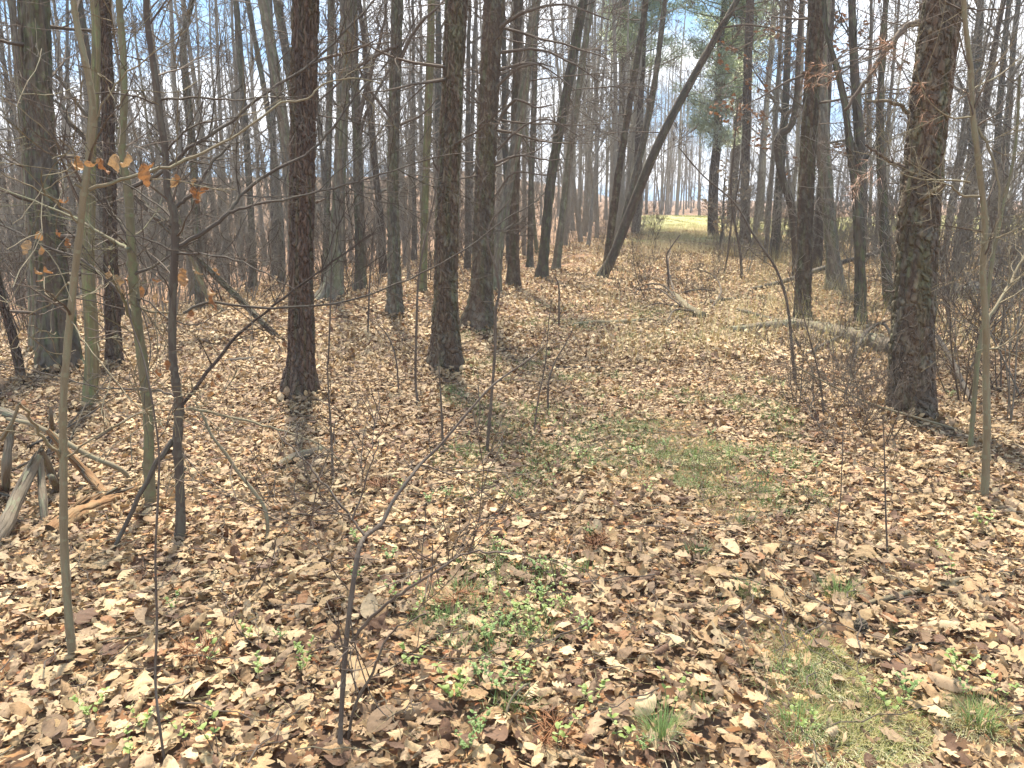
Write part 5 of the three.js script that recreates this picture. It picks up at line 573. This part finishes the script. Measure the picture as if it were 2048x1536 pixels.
  // tufts of rust coloured fallen needles
  for (const [x, y, label] of [[912, 1215, 'rust brown cluster of fallen pine needles right of the centre shrub'], [1205, 1110, 'rust cluster of pine needles on the left trail edge'], [405, 1340, 'rust pine needle spray in the left foreground'], [1105, 1500, 'rust pine needle spray at the bottom of the picture'], [765, 985, 'rust pine needles behind the centre shrub fork']]) { const p = ground(x, y), o = thing('needle_cluster', label, 'pine needles', p), mb = new MB(p); for (let k = 0; k < 5; k++) needleSpray(mb, p.clone().add(V3(rnd.s(0.04), 0.035 + rnd() * 0.02, rnd.s(0.04))), V3(rnd.s(), 0.35, rnd.s()).normalize(), 0.05, rnd, 45, 0.0014); mb.build('needles', needleMat, o); }
  {   // the pine cone
    const p = ground(1724, 1264), o = thing('pine_cone', 'small grey brown pine cone lying in the leaves left of the olive grass', 'pine cone', p), core = new THREE.SphereGeometry(0.018, 12, 10); core.scale(1, 1.5, 1); const m1 = put(core, 'core', BK.dark, o); m1.position.y = 0.035; const sc = new THREE.SphereGeometry(0.0085, 7, 5); sc.scale(1, 0.45, 0.9); const ms = [BK.dead, BK.dark];
    for (let i = 0; i < 60; i++) { const t = i / 59, y = lerp(-0.026, 0.028, t), r = 0.021 * Math.sqrt(1 - Math.pow(y / 0.034, 2)), a = i * 2.39996, s = put(sc, 'scale', ms[i % 5 ? 0 : 1], o); s.position.set(Math.cos(a) * r, 0.035 + y, Math.sin(a) * r); s.rotation.set(0, -a, 0.5); } o.rotation.z = 0.5; o.rotation.y = 0.8;
  }
  // loose twigs and needles mixed in the litter: nobody could count them
  const tw = (() => { const r2 = RNG(71), mb = new MB(); const pts = [V3(-0.5, 0, 0)]; for (let i = 1; i <= 6; i++) pts.push(V3(-0.5 + i / 6, r2.s(0.02), r2.s(0.06))); mb.tube(pts, taper(0.011, 0.005, 7), 4); mb.tube([pts[3], pts[3].clone().add(V3(0.14, 0.05, 0.12))], [0.006, 0.003], 3); return mb.geo(); })();
  for (const [name, mat, N, s0, s1, dmax, thick] of [['litter_twigs', BK.twig, 1500, 0.1, 0.45, 12, 1], ['pale_litter_twigs', BK.pale, 900, 0.08, 0.4, 12, 0.9], ['litter_needles', GRASSM.dry, 5000, 0.05, 0.11, 5, 0.5]]) { const im = new THREE.InstancedMesh(tw, mat, N), m = new THREE.Matrix4(); for (let i = 0; i < N; i++) { const d = 1.2 + (dmax - 1.2) * Math.pow(rnd(), 0.65), x = rnd.s(0.75 * d + 0.8), s = rnd.r(s0, s1); m.compose(onLand(x, -d, rnd.r(0.025, 0.06)), new THREE.Quaternion().setFromEuler(new THREE.Euler(rnd.s(0.2), rnd() * 6.3, rnd.s(0.22))), V3(s, Math.min(s, 0.3) * thick, Math.min(s, 0.3) * thick)); im.setMatrixAt(i, m); } im.name = name; im.castShadow = im.receiveShadow = true; im.userData.kind = 'stuff'; forestFloor.add(im); }
  // dry grass at the trail end, meadow grass
  const dg = blades(60, 0.3, 0.5, 0.006, rnd, 1.2, 1.2), mg = blades(90, 0.35, 0.16, 0.008, rnd, 1, 1), wd = blades(16, 0.35, 0.75, 0.005, rnd, 0.8, 0.8);
  const strew = (name, label, geo, mat, N, fn, s0, s1) => { const im = new THREE.InstancedMesh(geo, mat, N), m = new THREE.Matrix4(); for (let i = 0; i < N; i++) { const [x, z] = fn(), s = rnd.r(s0, s1); m.compose(onLand(x, z), new THREE.Quaternion().setFromAxisAngle(V3(0, 1, 0), rnd() * 6.3), V3(s, s, s)); im.setMatrixAt(i, m); } im.name = name; im.castShadow = im.receiveShadow = true; tag(im, label, 'grass', null, 'stuff'); scene.add(im); };
  strew('dry_grass', 'tan dry grass at the end of the trail before the meadow', dg, bladeMat([0.52, 0.42, 0.23]), 240, () => { const d = rnd.r(22, 36), px = rnd.r(1290, 1500), p = at(px, 450, d); return [p.x, -d]; }, 0.4, 1.1);
  strew('meadow_grass', 'short green grass of the sunlit meadow', mg, GRASSM.olive, 2200, () => { const d = rnd.r(28, 62); return [rnd.r(crest(d) + 1, crest(d) + 30), -d]; }, 0.5, 1.2);
  strew('dead_stalks', 'thin dry stalks standing in the leaves right and left of the trail', wd, GRASSM.dry, 420, () => { const d = rnd.r(8, 26), px = rnd() < 0.5 ? rnd.r(1180, 1700) : rnd.r(1500, 2100), p = at(px, 450, d); return [p.x, -d]; }, 0.4, 1);
  // oak twigs that kept their rust coloured leaves
  const mar = (label, px, py, d, H, rr, n, mat) => { const f = footAt(px, py, d), o = thing('leafy_sapling', label, 'sapling', f), mb = new MB(f), lb = new MB(f), tips = []; for (let s = 0; s < 14; s++) { const q = f.clone().add(V3(0, H * (0.25 + 0.75 * s / 13), 0)), line = [q], dd = V3(rnd.s(), 0.35, rnd.s()).normalize(); for (let i = 1; i <= 5; i++) { dd.add(V3(rnd.s(0.25), rnd.s(0.15), rnd.s(0.25))).normalize(); line.push(line[i - 1].clone().addScaledVector(dd, rr / 5)); tips.push(line[i]); } mb.tube(line, taper(0.014, 0.004, 6), 4); } const sb = new MB(f); sb.tube([f.clone().add(V3(0, -0.1, 0)), f.clone().add(V3(0.05, H * 0.4, 0)), f.clone().add(V3(0, H, 0.05))], [0.06, 0.045, 0.015], 8); sb.build('stem', BK.oak, o); mb.build('branch', BK.oak, o); const g = leafGeo('red', 6, 1, rnd, 1.2), m = new THREE.Matrix4(); for (let k = 0; k < n; k++) { const t = rnd.pick(tips), s = rnd.r(0.09, 0.16); m.compose(t.clone().add(V3(rnd.s(0.15), rnd.s(0.12), rnd.s(0.15))), new THREE.Quaternion().setFromEuler(new THREE.Euler(rnd() * 6, rnd() * 6, rnd() * 6)), V3(s, s, s)); lb.add(g, m); } lb.build('leaves', mat, o).userData.kind = 'stuff'; };
  mar('slim oak holding rust brown leaves high up, left of the slim brown pine', 1530, 520, 20, 8.5, 1.9, 420, LEAFM[3]);
  mar('second slim oak with rust leaves, behind the crooked stem', 1625, 520, 23, 9.5, 2.0, 360, LEAFM[3]);
  mar('young beech holding pale tan leaves at the meadow edge', 1440, 500, 24, 2.2, 0.9, 220, LEAFM[5]);
  mar('slim oak with rust leaves right of the forked tree', 1745, 540, 21, 9, 1.8, 260, LEAFM[7]);
}

scene.traverse((o) => { delete o.userData.foot; });
renderer.render(scene, camera);
